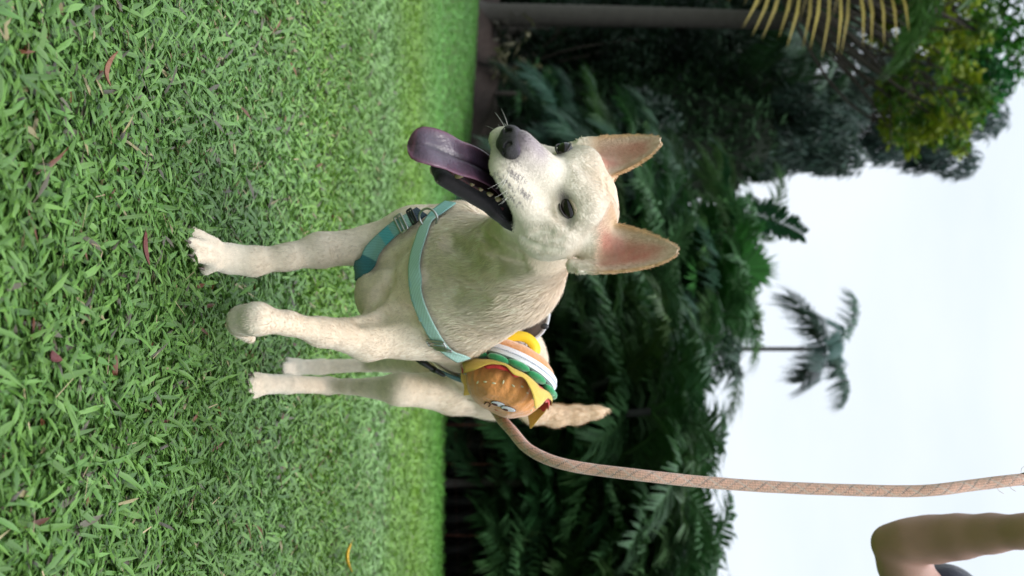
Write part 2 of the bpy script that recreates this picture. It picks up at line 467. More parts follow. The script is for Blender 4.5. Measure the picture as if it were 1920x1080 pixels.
THROAT = hd(0, 0, -14)
def dog_color(P, N=None):
    """returns colour, fur density 0..1 at points of the coat"""
    n = len(P); c = np.tile(CREAM, (n, 1)); fur = np.ones(n)
    def mix(w, col):
        nonlocal c; c = c * (1 - w[:, None]) + np.asarray(col) * w[:, None]
    H = head_co(P); hx, hy, hz = H.T; ax = np.abs(hx)
    head = sstep(-13, -8, hy) * sstep(-15, -9, hz + .3 * hy * 0) * (np.linalg.norm(H, axis=1) < 22)
    mix(.5 * sstep(.06, -.1, P[:, 2] - .5) * (1 - head), GREY * .35 + CREAM * .65)
    mix(sstep(.36, .16, P[:, 2]) * .55, GREY)                                       # legs greyer
    mix(sstep(.10, .04, P[:, 2]) * .9, WHITE * .95)                                 # white feet
    mix(sstep(.16, .12, P[:, 2]) * (P[:, 1] < 1.40) * (P[:, 0] > .0) * .5, GREY)    # lifted wrist
    mix(.55 * sstep(-.3, .9, vnoise(P, 18, 3)) * (1 - head), GREY * .6 + CREAM * .4)
    mix(.35 * sstep(.1, .9, vnoise(P, 11, 13)) * (1 - head), WHITE)
    mix(.75 * sstep(.47, .58, P[:, 2]) * (P[:, 1] > 2.02) * (P[:, 0] > .2), TAN * .7 + CREAM * .3)
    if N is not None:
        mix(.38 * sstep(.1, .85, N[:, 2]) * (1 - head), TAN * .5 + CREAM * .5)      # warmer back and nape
    mix(head * .85, WHITE)
    mix(head * .85 * np.exp(-((hx) / 3.0) ** 2 - ((hy + 4) / 5) ** 2) * sstep(1.5, 4, hz), TAN * .6 + WHITE * .4)   # forehead blaze
    mix(head * .30 * sstep(-4, -9, hy), TAN * .5 + CREAM * .5)
    # muzzle: grey-lilac bridge and whisker spots
    mix(.75 * np.exp(-((ax) / 2.1) ** 2) * sstep(2.8, 7.2, hy) * sstep(-5.2, -3.4, hz), LILAC * 1.25)
    spot = sstep(.5, .75, vnoise(P, 620, 11, 1)) * sstep(2, 4, hy) * (hz > -7) * (hz < -3.2) * (ax > 1.4) * sstep(9, 7.5, hy)
    mix(.75 * spot, DARK * 8)
    # eye surrounds
    for s_ in (1, -1):
        e = head_co(EYE[s_][None])[0]; q = H - e
        inner = q.copy(); inner[:, 0] += s_ * 1.55; inner[:, 1] -= .6; inner[:, 2] += .25
        mix(.85 * np.exp(-((q[:, 0] / 1.9) ** 2 + (q[:, 1] / 1.9) ** 2 + (q[:, 2] / 1.0) ** 2) ** 1.5), LILAC * .45)
        mix(.95 * np.exp(-(np.linalg.norm(inner * np.array([.8, 1, 1.3]), axis=1) / .95) ** 2), (.05, .04, .045))
        mix(.3 * np.exp(-((q[:, 0] / 1.9) ** 2 + (q[:, 1] / 2) ** 2 + ((q[:, 2] + 1.3) / .8) ** 2)), TAN * .5 + GREY * .5)
    # ears
    for base, a, b, nn, L, wid, cup in EARS:
        D = P - base; t = D @ a / L; v = D @ b; w = D @ nn
        near = (t > -.05) & (t < 1.1) & (np.abs(v) < wid * 1.25) & (np.abs(w) < .035)
        tc_ = np.clip(t, 0, 1)
        surf = cup * (v / wid) ** 2 * (1 - .45 * tc_) - cup * .75 * (1 - tc_) ** .8 + .010 * tc_ ** 2
        hw = wid * np.clip(1 - tc_, 0, 1) ** .52 * (1 + .10 * np.sin(3.14 * tc_)) + .0012
        ins = (w - surf) > .0002
        if N is not None: ins = ins & (N @ nn > -.2)
        k = near * sstep(.0, .2, t)
        mix(k * .8, TAN * .8 + CREAM * .2)
        e = np.abs(v) / hw
        pk = near * ins * sstep(.78, .3, e) * sstep(1.0, .68, t) * sstep(.03, .2, t)
        mix(near * ins * .7 * sstep(.05, .3, t), WHITE * .62 + PINK * .26 + TAN * .12)
        mix(pk * (.72 + .2 * vnoise(P, 120, 5)), PINK)
        fur = fur * (1 - .93 * pk)
        mix(near * ins * sstep(.72, .95, e) * sstep(.1, .3, t) * .9, TAN)
    # lips and mouth
    cd = cav.sample(P)
    lip = sstep(.0085, .0035, cd) * (hy < 7.6 + 0 * hy) * (hz < -5.4)
    up_ = sstep(-6.6, -5.9, hz - .12 * hy)                                           # upper lip keeps its fur nearly to the edge
    lip = lip * (1 - .9 * up_ * sstep(.001, .003, cd))
    jw = hz + 8.0 + (hy - .6) * .70
    low = sstep(-2.0, -1.4, jw) * (hz < -6.9) * (hy > -1.2) * sstep(.030, .024, cd)
    lip = np.maximum(lip, low)
    mix(lip, DARK)
    inside = sstep(.002, .0005, cd) * (ax < 2.6) * (hz < -5)
    mix(inside * .8, (.09, .03, .035))
    fur = fur * (1 - np.clip(lip + inside, 0, 1))
    # nose zone is bare
    nose = np.exp(-(np.linalg.norm((H - np.array([0, 9.0, -3.6])) / np.array([2.3, 1.7, 2.1]), axis=1)) ** 4)
    mix(nose, LILAC * .35); fur = fur * (1 - nose)
    for s_ in (1, -1):
        fur = fur * (1 - np.exp(-(np.linalg.norm((P - EYE[s_]) / .0135, axis=1)) ** 4))
    return np.clip(c, 0, 1), fur

col, fur = dog_color(V, N)
m_skin = mat('dog_coat_skin', attr=True, rough=.75, spec=.25, noise=(90, .12), bump=(260, .12), sheen=.15)
dog = mesh_obj('dog', V, F, m_skin, cols=col)
tag(dog, 'cream short-haired dog with pricked ears and open mouth, front paw lifted above the lawn', 'dog')

# coat: flat tapered hairs combed along the body
def comb(P, N):
    n = len(P); d = np.tile(np.array([0.05, .25, -1.0]), (n, 1))
    H = head_co(P); hx, hy, hz = H.T
    hm = (np.linalg.norm(H, axis=1) < 17) & (hy > -10)
    hdir = -HF + .35 * np.sign(hx)[:, None] * HL * sstep(1, -4, hy)[:, None] + .35 * HU * sstep(-1, 2, hz)[:, None] - .55 * HU * sstep(-3, -7, hz)[:, None]
    w = (sstep(18, 13, np.linalg.norm(H, axis=1)) * sstep(-11, -7, hy))[:, None]
    d = d * (1 - w) + hdir * w
    for base, a, b, nn, L, wid, cup in EARS:
        D = P - base; t = D @ a / L; v = D @ b; w2 = ((t > 0) & (t < 1.1) & (np.abs(v) < wid * 1.2) & (np.abs(D @ nn) < .035))[:, None]
        d = np.where(w2, a + .5 * b * np.sign(v)[:, None], d)
    tm = (P[:, 2] > .44) & (P[:, 1] > 1.98) & (P[:, 0] > .2)
    d = np.where(tm[:, None], np.array([.1, .1, 1.0]), d)
    back = ((N[:, 2] > .4) & (P[:, 1] > 1.5) & ~tm)[:, None]
    d = np.where(back, np.array([.3, 1, -.2]), d)
    # whorls on chest
    d = d + .55 * np.stack([vnoise(P, 16, 21, 2), vnoise(P, 16, 22, 2), .3 * vnoise(P, 20, 23, 2)], -1) * (1 - .6 * w)
    d = d - N * (d * N).sum(1)[:, None]
    return d / (np.linalg.norm(d, axis=1)[:, None] + 1e-9)

def coat(nh):
    a = np.linalg.norm(np.cross(V[F[:, 1]] - V[F[:, 0]], V[F[:, 3]] - V[F[:, 0]]), axis=1)
    cen = V[F].mean(1); H = head_co(cen)
    a = a * np.where(np.linalg.norm(H, axis=1) < 17, 2.8, 1) * np.where(cen[:, 1] > 1.75, .5, 1)
    fi = rng.choice(len(F), nh, p=a / a.sum())
    u, v = rng.random((2, nh, 1))
    q = V[F[fi]]; P = (q[:, 0] * (1 - u) + q[:, 1] * u) * (1 - v) + (q[:, 3] * (1 - u) + q[:, 2] * u) * v
    Nn = N[F[fi]].mean(1); Nn /= np.linalg.norm(Nn, axis=1)[:, None]
    c, fu = dog_color(P, Nn)
    keep = rng.random(nh) < fu; P, Nn, c = P[keep], Nn[keep], c[keep]; nh = len(P)
    H = head_co(P); r = np.linalg.norm(H, axis=1)
    Ln = .008 + .0075 * sstep(14, 18, r) * sstep(.33, .45, P[:, 2])                 # neck and chest longer
    Ln = np.where(H[:, 1] > 1.0, .0042, Ln)
    Ln = np.where((r < 14) & (H[:, 1] < 1), .0062, Ln)
    Ln = np.where(((r > 13) | (np.abs(H[:, 0]) > 6.5)) & (H[:, 2] > 1.5) & (r < 22), .0045, Ln)
    tm = (P[:, 2] > .46) & (P[:, 1] > 2.0) & (P[:, 0] > .2)
    Ln = np.where(tm, .012, Ln)
    Ln = np.where(P[:, 2] < .35, .005, Ln)
    Ln = np.where(P[:, 2] < .09, .0032, Ln)
    Ln = Ln * rng.uniform(.6, 1.25, nh)
    d = comb(P, Nn)
    d = d + rng.normal(0, .16, (nh, 3)); d -= Nn * (d * Nn).sum(1)[:, None]; d /= np.linalg.norm(d, axis=1)[:, None]
    lift = np.where(tm, .25, np.where(r < 19, .11, .2)) * rng.uniform(.5, 1.4, nh)
    s = np.cross(Nn, d); wd = rng.uniform(.00025, .00055, nh) * np.where(r < 17, .9, 1.2)
    p0 = P - Nn * .0008; p1 = P + (d + Nn * lift[:, None]) * (Ln * .5)[:, None]; p2 = P + (d + Nn * lift[:, None] * .75) * Ln[:, None]
    sw = s * wd[:, None]
    VV = np.stack([p0 - sw, p0 + sw, p1 - sw * .8, p1 + sw * .8, p2], 1).reshape(-1, 3)
    k = (np.arange(nh) * 5)[:, None]
    c = c * (1 + (rng.uniform(.82, 1.14, (nh, 1)) - 1) * np.where(r < 17, .35, 1)[:, None]) * (1 + .10 * vnoise(P * np.array([1, 1, .35]), 130, 6, 2)[:, None] * sstep(13, 18, r)[:, None])
    CC = np.repeat(c, 5, 0)
    return VV, [k + np.array([0, 1, 3, 2]), k + np.array([2, 3, 4])], np.clip(CC, 0, .85)
if True:
    hv, hf, hc = coat(230000)
    m_hair = mat('dog_hair', attr=True, rough=.6, spec=.3, trans=.12)
    mesh_obj('coat', hv, hf, m_hair, dog, hc)

# eyes
m_eye = mat('dog_eye', (.008, .005, .004), rough=.07, spec=.4)
m_fold = mat('dog_eye_fold', (.50, .40, .30), rough=.8, bump=(500, .5))
m_lid = mat('dog_eyelid', (.03, .022, .02), rough=.45, bump=(900, .1))
for s_, ln, hh, tilt in ((1, .0146, .0078, .20), (-1, .0126, .0088, .1)):
    hit = bvh.find_nearest(Vector(EYE[s_] + (HF * .6 + HL * s_ * .8) * .004))[0]
    c = np.array(hit)
    out = unit(HF * (.86 if s_ > 0 else .88) + HL * s_ * (.5 if s_ > 0 else .42) + HU * .10)
    al = unit(np.cross(HU, out)); al = al if al.dot(HL) * s_ > 0 else -al      # towards the outer corner
    al = unit(al + tilt * HU); upv = unit(np.cross(out, al)); upv = upv if upv.dot(HU) > 0 else -upv
    c = c + out * (.0015 if s_ > 0 else .0035)
    ball = MB(); ball.ellipsoid(c - out * .0035, [al * ln, upv * hh * 1.12, out * .0085], nu=24, nv=16)
    ball.build('eye', m_eye, dog, attr=False)
    th = np.linspace(0, 2 * np.pi, 41)
    def rim(t, k):
        u, v = np.cos(t), np.sin(t)
        return c + out * (.0030 - .0075 * u * u) + al * ln * (1.0 + k) * u * (1 + .16 * u ** 8) + upv * hh * (1.0 + k) * v * (1 - .35 * abs(u) ** 3) - upv * .0016 * (1 - u) * .5
    rb = MB(); rb.tube([rim(t, .02) for t in th], .0013, 7, cap=False); rb.build('eyelid', m_lid, dog, attr=False)
    if s_ > 0:
        rb = MB(); rb.tube([rim(t, .24) for t in np.linspace(.05, np.pi - .05, 22)], np.abs(np.sin(np.linspace(.15, 3.0, 22))) * .0034, 8, cap=True); rb.build('eye_fold', m_fold, dog, attr=False)

# nose
nf = Field([np.arange(-.045, .045, .0009)] * 3)        # built in the head frame, metres
def nl(x, y, z): return np.array([x, y, z]) * .01
nf.ell(nl(0, -.3, .1), A3, (.0205, .0130, .0150), .004)
nf.ell(nl(0, -.2, -.8), A3, (.0125, .0095, .0105), .006)
for s_ in (-1, 1):
    nf.ell(nl(s_ * 1.25, .05, -.1), A3, (.0085, .0105, .0100), .005)
    nf.ell(nl(s_ * .95, 1.0, -.05), A3, (.0036, .0075, .0042), .0025, 'sub')
    nf.cone(nl(s_ * 1.2, .75, -.35), nl(s_ * 1.9, .35, -.75), .0022, .0014, .002, 'sub')
nf.cone(nl(0, 1.15, .3), nl(0, .8, -1.9), .0009, .0009, .0015, 'sub')
nv, nff = nf.mesh(); nv = relax(nv, nff, 2, .4)
nw = hd(0, 9.0, -3.75) + nv @ HM
hole = np.zeros(len(nv))
for s_ in (-1, 1): hole = np.maximum(hole, np.exp(-np.linalg.norm((nv - nl(s_ * .97, .6, -.1)) / np.array([.0036, .008, .0042]), axis=1) ** 4))
ncol = np.array((.022, .017, .020)) * (1 - hole[:, None]) + np.array((.003, .002, .003)) * hole[:, None]
ncol = ncol + np.array((.12, .09, .125)) * sstep(.006, .015, nv[:, 2])[:, None] * (1 - hole[:, None])
mesh_obj('nose', nw, nff[:, ::1], mat('dog_nose', attr=True, rough=.42, spec=.5, bump=(900, .5)), dog, ncol)

# tongue
TP = [hd(0, 0.5, -7.6), hd(0, 4.0, -8.3)] + [at(887, 308, 1.158), at(856, 297, 1.135), at(826, 284, 1.118), at(793, 274, 1.105), at(764, 270, 1.105)]
TP = smooth_path(TP, 40); nT = len(TP)
tw = np.interp(np.linspace(0, 1, nT), [0, .3, .55, .75, .86, .93, .97, .99, 1], [.018, .020, .022, .0235, .0225, .0185, .0125, .0075, .002])
Tt = np.gradient(TP, axis=0); Tt /= np.linalg.norm(Tt, axis=1)[:, None]
side = unit(HL * .93 + HF * -.1 - .12 * HU); TV = []; TC = []; pn = unit(HU + HF)
nseg = 21; us = np.linspace(-1, 1, nseg)
for i in range(nT):
    b = unit(side - Tt[i] * side.dot(Tt[i])); n = np.cross(b, Tt[i]); n = n if n.dot(pn) > 0 else -n; pn = n
    q = i / (nT - 1)
    for sgn in (1, -1):
        for u in (us if sgn > 0 else us[::-1][1:-1]):
            th_ = .0035 * math.sqrt(max(0, 1 - u * u)) * (1 if q < .95 else max(0.15, (1 - q) / .05))
            cupz = (tw[i] / .022) * .0060 * u * u * (1 - .3 * q) - .0042 * math.exp(-(u / .13) ** 2) * (sgn > 0) * (1 - q * .8) + .0012 * math.sin(q * 17 + u * 3) * q
            TV.append(TP[i] + b * tw[i] * u + n * (cupz + sgn * th_))
            base = np.array((.058, .036, .056)) * (1 - .75 * math.exp(-(u / .10) ** 2) * (sgn > 0) * (1 - q * .7)) + np.array((.10, .015, .03)) * (abs(u) ** 6 * .8 + (q > .9) * .4)
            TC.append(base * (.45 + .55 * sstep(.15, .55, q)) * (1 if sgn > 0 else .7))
rn = nseg * 2 - 2
i, j = np.meshgrid(np.arange(nT - 1), np.arange(rn), indexing='ij')
TF = np.stack([i * rn + j, (i + 1) * rn + j, (i + 1) * rn + (j + 1) % rn, i * rn + (j + 1) % rn], -1).reshape(-1, 4)
mesh_obj('tongue', TV, TF, mat('dog_tongue', attr=True, rough=.3, spec=.5, noise=(60, .3), bump=(260, .12), sss=.1), dog, np.array(TC))

# teeth of the lower jaw
m_tooth = mat('dog_teeth', (.36, .28, .15), rough=.3, noise=(300, .3))
for s_ in (-1, 1):
    for y, hgt, w in ((6.3, 1.3, .34), (4.6, .5, .28), (3.6, .55, .33), (2.6, .75, .42), (1.6, .85, .5)):
        xx = s_ * np.interp(y, [0, 6.6], [2.75, 1.25]); zz = np.interp(y, [.6, 6.4], [-7.6, -11.6])
        p = hd(xx, y, zz); tb = MB(); tb.tube([p, p + HU * hgt * .006 + HF * .001, p + HU * hgt * .011], [w * .01, w * .008, .0006], 8); tb.build('tooth', m_tooth, dog, attr=False)
gb = MB()
for s_ in (-1, 1):
    gb.tube([hd(s_ * 2.9, .3, -7.9), hd(s_ * 2.2, 3.4, -9.7), hd(s_ * 1.25, 6.3, -11.9), hd(0, 7.0, -12.2)], [.0055, .0048, .004, .003], 8)
gb.build('gums', mat('dog_gums', (.16, .055, .055), rough=.3, noise=(150, .6), bump=(300, .4)), dog, attr=False)
# whiskers
wr = random.Random(4); m_wh = mat('dog_whisker', (.7, .68, .62), rough=.5)
for s_ in (-1, 1):
    for k in range(9):
        p = hd(s_ * (1.9 + .12 * k), 7.4 - .42 * k, -4.4 - .25 * (k % 3)); dr = unit(s_ * HL * wr.uniform(.5, 1.1) + HF * wr.uniform(-.2, .5) + HU * wr.uniform(-.6, .1))
        L = wr.uniform(.02, .045); g = np.array([0, 0, -1])
        wb = MB(); wb.tube([p + dr * L * t + g * L * .25 * t * t for t in np.linspace(0, 1, 6)], np.linspace(.00035, .0001, 6), 4); wb.build('whisker', m_wh, dog, attr=False)
for k in range(5):
    p = hd(wr.uniform(-1.5, 1.5), -.6, 2.6); dr = unit(HU + .4 * HF + HL * wr.uniform(-.4, .4)); wb = MB(); wb.tube([p, p + dr * .012, p + dr * .02 - HF * .004], [.0003, .0002, .0001], 4); wb.build('whisker', m_wh, dog, attr=False)
# claws
m_claw = mat('dog_claw', (.12, .09, .08), rough=.4)
for q in ((352, 430, 1.445, 12), (358, 455, 1.425, 12), (366, 482, 1.43, 12), (386, 506, 1.47, 12), (472, 703, 1.80, 9), (468, 716, 1.785, 9), (468, 730, 1.785, 9), (474, 742, 1.80, 9)):
    p = at(*q[:3]) + np.array([0, -.006, .001]); cb = MB(); cb.tube([p, p + np.array([-.002, -.006, -.003]), p + np.array([-.003, -.010, -.008])], [.0024, .002, .0005], 6); cb.build('claw', m_claw, dog, attr=False)
# ------------------------------------------------------------------ harness
dbvh = BVHTree.FromPolygons([tuple(v) for v in DOGV], [tuple(f) for f in DOGF])
CAMP = Vector((0, 0, CAMH))
def on_dog(px, py, d=1.5):
    h = dbvh.ray_cast(CAMP, Vector(unit(at(px, py, 1.0) - np.array(CAMP))))
    if h[0] is None or h[0][1] > d + .25: h = dbvh.find_nearest(Vector(at(px, py, d)))
    return np.array(h[0])
def snap(p, off):
    h = dbvh.find_nearest(Vector(p)); n = np.array(h[1]); q = np.array(h[0])
    if (np.asarray(p) - q).dot(n) < 0 and (np.asarray(p) - q).dot(np.asarray(p) - q) > .02: n = -n
    return q + n * off, n
m_web = mat('teal_webbing', attr=True, rough=.75, spec=.25, bump=(700, .5), sheen=.2)
m_steel = mat('brushed_steel', (.45, .44, .42), rough=.3, metal=1, noise=(200, .15))
m_blackp = mat('black_plastic', (.012, .012, .014), rough=.4, bump=(200, .1))
def strap(name, P, w, parent, col, off=.0058, n=60, snapto=True, th=.0018, fray=0, m=None):
    P = smooth_path(P, n)
    for _ in range(3): P[1:-1] = (P[:-2] + P[2:] + 2 * P[1:-1]) / 4
    if snapto:
        q = [snap(p, off) for p in P]; P = np.array([a for a, b in q]); Nn = np.array([b for a, b in q])
        for _ in range(6): P[1:-1] = (P[:-2] + P[2:] + 2 * P[1:-1]) / 4; Nn[1:-1] = (Nn[:-2] + Nn[2:] + 2 * Nn[1:-1]) / 4
    else: Nn = np.array([unit(np.array(CAMP) - p) for p in P])
    T = np.gradient(P, axis=0); V = []; Cc = []; k = 9; us = np.linspace(-1, 1, k)
    for i in range(n):
        t = unit(T[i]); nn = unit(Nn[i] - t * Nn[i].dot(t)); s = np.cross(t, nn)
        row = []
        for u in us:
            p = P[i] + s * u * w / 2
            if snapto:
                q, qn = snap(p, off); h = (q - P[i]).dot(nn); p = P[i] + s * u * w / 2 + nn * np.clip(h, -.008, .004) * .8
            row.append(p)
        row = np.array(row)
        V.append(np.concatenate([row + nn * th, row[::-1]]))
        weave = 1 + .10 * ((i + np.arange(k)) % 2 * 2 - 1)
        edge = np.where(np.abs(us) > .85, .86, 1.0)
        cr_ = np.asarray(col(i / (n - 1)) if callable(col) else col)[None] * (weave * edge)[:, None]
        Cc.append(np.concatenate([cr_, cr_[::-1] * .8]))
    r = 2 * k; V = np.array(V).reshape(-1, 3); Cc = np.array(Cc).reshape(-1, 3)
    i, j = np.meshgrid(np.arange(n - 1), np.arange(r), indexing='ij')
    Fq = np.stack([i * r + j, (i + 1) * r + j, (i + 1) * r + (j + 1) % r, i * r + (j + 1) % r], -1).reshape(-1, 4)
    b = MB(); b.add(V, Fq, Cc)
    if fray:
        rr = random.Random(3)
        for _ in range(fray):
            i = rr.randint(int(n * .45), int(n * .8)); p = V[i * r + (k - 1 if FRAYSIDE > 0 else 0)]; d = unit([rr.uniform(-.3, 1) * .4, -.6, rr.uniform(.2, 1)])
            b.tube([p, p + d * .003 + np.array([rr.uniform(-.002, .002)] * 3), p + d * .006], [.0006, .0006, .0003], 4, (.36, .62, .58))
    return b.build(name, m or m_web, parent)
FRAYSIDE = 1
TEAL = np.array((.24, .50, .46)); PALE = np.array((.42, .66, .58)); DTEAL = np.array((.05, .24, .27)); NAVY = np.array((.01, .035, .06))
har = empty('dog_harness', at(840, 520, 1.6), 'pale teal webbing harness with steel ring and black buckles strapped round the dog', 'harness')
def own(o, par):                                # keep world place when parented to an empty that is not at the origin
    o.parent = par; o.matrix_parent_inverse = Matrix.Translation(-par.location); return o
_mesh_obj = mesh_obj
def mesh_obj(name, V, F, m=None, parent=None, cols=None, smooth=True):
    o = _mesh_obj(name, V, F, m, None, cols, smooth)
    if parent is not None: own(o, parent) if parent.parent is None else setattr(o, 'parent', parent)
    return o
chest = [on_dog(*q) for q in ((846, 386, 1.56), (815, 412, 1.5), (796, 445, 1.48), (785, 480, 1.46), (782, 520, 1.45), (789, 562, 1.46), (806, 602, 1.5), (826, 636, 1.53), (848, 656, 1.58), (868, 668, 1.66))]
strap('chest_strap', chest, .0225, har, lambda t: PALE if t > .12 else TEAL, n=90, fray=60)
shl = [on_dog(*q) for q in ((792, 404, 1.5), (770, 418, 1.5), (748, 430, 1.5), (722, 452, 1.5), (700, 474, 1.53), (686, 498, 1.56))] + [at(670, 522, 1.62), at(664, 552, 1.66)]
strap('breast_strap', shl, .0255, har, lambda t: NAVY if t < .12 else (PALE * .8 if t < .22 else (DTEAL * 1.6 if .34 < t < .42 else (TEAL * .8 if t < .62 else DTEAL * .7))), n=80, off=.0075)
girth = [at(668, 505, 1.68), at(664, 530, 1.70), at(664, 560, 1.70), at(676, 600, 1.70), at(705, 640, 1.70), at(745, 660, 1.68), at(790, 668, 1.68), at(840, 672, 1.70), at(885, 660, 1.74), at(930, 630, 1.77), at(965, 590, 1.77)]
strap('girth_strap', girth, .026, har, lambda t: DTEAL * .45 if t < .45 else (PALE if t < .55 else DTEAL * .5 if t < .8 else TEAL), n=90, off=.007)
back = [at(868, 668, 1.66), at(905, 655, 1.70), at(950, 630, 1.72), at(985, 600, 1.70), at(1005, 560, 1.66)]
strap('back_strap', back, .024, har, np.array((.38, .36, .36)), n=50, off=.007)
def frame(name, c, t, n, a, b, r, m, par):      # rectangular wire slider
    t = unit(t); n = unit(n - t * n.dot(t)); s = np.cross(t, n); mb = MB()
    q = [c + t * x * a + s * y * b for x, y in ((-1, -1), (1, -1), (1, 1), (-1, 1))]
    pts = []
    for i in range(4):
        p0, p1 = q[i], q[(i + 1) % 4]
        pts += [p0 * .9 + p1 * .1, p0 * .5 + p1 * .5, p0 * .1 + p1 * .9]
    pts.append(pts[0]); mb.tube(smooth_path(pts, 40), r, 8, cap=False)
    mb.tube([c - s * b, c + s * b], r * .9, 8)
    return mb.build(name, m, par, attr=False)
def place(px, py, d): p = on_dog(px, py, d); return snap(p, .0105)
c, n = place(823, 634, 1.53); frame('slider', c, chest[7] - chest[6], n, .006, .0155, .0016, m_steel, har)
c, n = place(834, 644, 1.55); frame('slider', c, chest[8] - chest[7], n, .004, .0135, .0014, m_steel, har)
c, n = place(757, 425, 1.5); frame('slider', c, chest[2] * 0 + shl[3] - shl[1], n, .006, .016, .0018, m_steel, har)
c, n = place(775, 414, 1.5); frame('slider', c, shl[3] - shl[1], n, .004, .015, .0016, m_blackp, har)
c = at(803, 409, 1.475); mb = MB(); th = np.linspace(0, 2 * np.pi, 37)
a1, a2 = unit([.75, -.15, .5]), unit([-.5, -.5, .8])
mb.tube([c + .0150 * np.cos(t) * a1 + .0145 * np.sin(t) * a2 for t in th], .0017, 8, cap=False); mb.build('steel_ring', m_steel, har, attr=False)
bk = MB()
c, n = snap(at(815, 674, 1.66), .012); t = unit(at(850, 672, 1.7) - at(780, 668, 1.66)); t = unit(t - n * t.dot(n)); s = np.cross(t, n)
for x0, x1, y in ((-.027, .005, .012), (.003, .012, .0145), (.012, .030, .0105)):
    bk.tube([c + t * x0, c + t * (x0 * .8 + x1 * .2), c + t * (x0 * .2 + x1 * .8), c + t * x1], [y * .8, y, y, y * .8], 12, flat=.36, side=s)
bk.build('buckle', m_blackp, har, attr=False)
# pale grey webbing with a white edge at the withers, black press stud and ring
gs = MB()
def ribbon(mb, P, side, w, th, col, n=24):
    P = smooth_path(P, n); T = np.gradient(P, axis=0); V = []
    for i in range(n):
        t = unit(T[i]); s = unit(side - t * np.dot(side, t)); q = np.cross(t, s)
        V += [P[i] - s * w / 2 - q * th, P[i] + s * w / 2 - q * th, P[i] + s * w / 2 + q * th, P[i] - s * w / 2 + q * th]
    i, j = np.meshgrid(np.arange(n - 1), np.arange(4), indexing='ij')
    Fq = np.stack([i * 4 + j, (i + 1) * 4 + j, (i + 1) * 4 + (j + 1) % 4, i * 4 + (j + 1) % 4], -1).reshape(-1, 4)
    mb.add(V, np.concatenate([Fq, [[0, 1, 2, 3]], [[(n - 1) * 4 + k for k in (3, 2, 1, 0)]]]), col)
hp = [at(975, 640, 1.70), at(986, 632, 1.69), at(1002, 618, 1.68), at(1014, 598, 1.68), at(1018, 580, 1.69)]
ribbon(gs, hp, np.array([.35, -.5, .35]), .026, .0015, (.17, .145, .135)); gs.build('withers_handle', m_web, har)
gs = MB(); hp2 = [p + np.array([.007, -.012, .010]) for p in hp]; gs.tube(smooth_path([at(968, 636, 1.67), at(985, 645, 1.665)] + hp2[2:], 24), .0028, 8, (.62, .61, .62)); gs.build('handle_piping', m_web, har)
gs = MB(); c = at(1021, 612, 1.655); gs.ellipsoid(c, np.diag([.005, .003, .007])); gs.build('press_stud', m_blackp, har, attr=False)

# ------------------------------------------------------------------ burger-shaped plush pouch
BC = at(952, 712, 1.62)
ba = unit(np.array([.90, 0, -.437]) * math.cos(.36) + np.array([0, -1, 0]) * math.sin(.36))
b1 = unit([.437, .0, .90]); b1 = unit(b1 - ba * b1.dot(ba)); b2 = np.cross(ba, b1)
if b2[1] > 0: b2 = -b2
def bp(r, phi, z): return BC + b1 * r * np.cos(phi) + b2 * r * np.sin(phi) + ba * z
pouch = empty('burger_pouch', BC, 'plush burger-shaped pouch with white zip hanging on the side of the harness', 'pouch')
RB = .0735
def plush(c, **k): return mat('plush', c, rough=.9, spec=.15, sheen=.5, noise=(55, .14), bump=(150, .32), **k)
def lathe(prof, nphi=120, disp=None):
    ph = np.linspace(0, 2 * np.pi, nphi, endpoint=False); V = []
    for r, z in prof:
        for t in ph:
            rr, zz = (r, z) if disp is None else disp(r, z, t)
            V.append(bp(rr, t, zz))
    n = len(prof); i, j = np.meshgrid(np.arange(n - 1), np.arange(nphi), indexing='ij')
    F = np.stack([i * nphi + j, i * nphi + (j + 1) % nphi, (i + 1) * nphi + (j + 1) % nphi, (i + 1) * nphi + j], -1).reshape(-1, 4)
    return np.array(V), F
pr = np.random.default_rng(5); pk_ = [(pr.integers(5, 28), pr.uniform(0, 6.28), pr.uniform(.5, 1)) for _ in range(7)]
def pucker(t): return sum(a * math.sin(k * t + p) for k, p, a in pk_) / 5
def dome_d(r, z, t):
    w_ = .0016 * float(vnoise(np.array([[r * math.cos(t), r * math.sin(t), z]]), 75, 4, 2)[0]); r, z = r * (1 + w_ * 6), z + w_ * .8
    q = r / RB; k = q ** 2.2 * math.exp(-((z - .010) / .026) ** 2)
    return r * (1 + .075 * pucker(t) * k + .012 * math.sin(2 * t + 1)), z + .0045 * pucker(t * 1.0 + .3) * k
prof = [(RB * .88 * math.cos(a) ** .62 if a < 1.57 else .0005, .002 + .053 * math.sin(a) ** .92) for a in np.linspace(0, math.pi / 2, 26)]
V, F = lathe([(RB * .9, -.001)] + prof, 160, dome_d)
m_bun = plush((.66, .28, .085))
mesh_obj('top_bun', V, F, m_bun, pouch); DBV = BVHTree.FromPolygons([tuple(v) for v in V], [tuple(f) for f in F])
prof = [(RB * .93, -.012), (RB * .97, -.018)] + [(RB * (.94 * math.cos(a) ** .6 if a < 1.57 else .001), -.026 - .028 * math.sin(a)) for a in np.linspace(0, math.pi / 2, 16)]
V, F = lathe(prof, 120, lambda r, z, t: (r * (1 + .012 * math.sin(9 * t)), z)); mesh_obj('bottom_bun', V, F[:, ::-1], plush((.60, .27, .10)), pouch)
V, F = lathe([(RB * .95, -.012), (RB * 1.035, -.0135), (RB * 1.045, -.0195), (RB * 1.04, -.0200), (RB * 1.04, -.0212), (RB * 1.045, -.0217), (RB * 1.02, -.0285), (RB * .93, -.030)], 120)
zb = mesh_obj('zip', V, F[:, ::-1], mat('white_zip_tape', (.74, .74, .78), rough=.6, bump=(900, .3), noise=(30, .05)), pouch, smooth=False)
tm_ = MB()
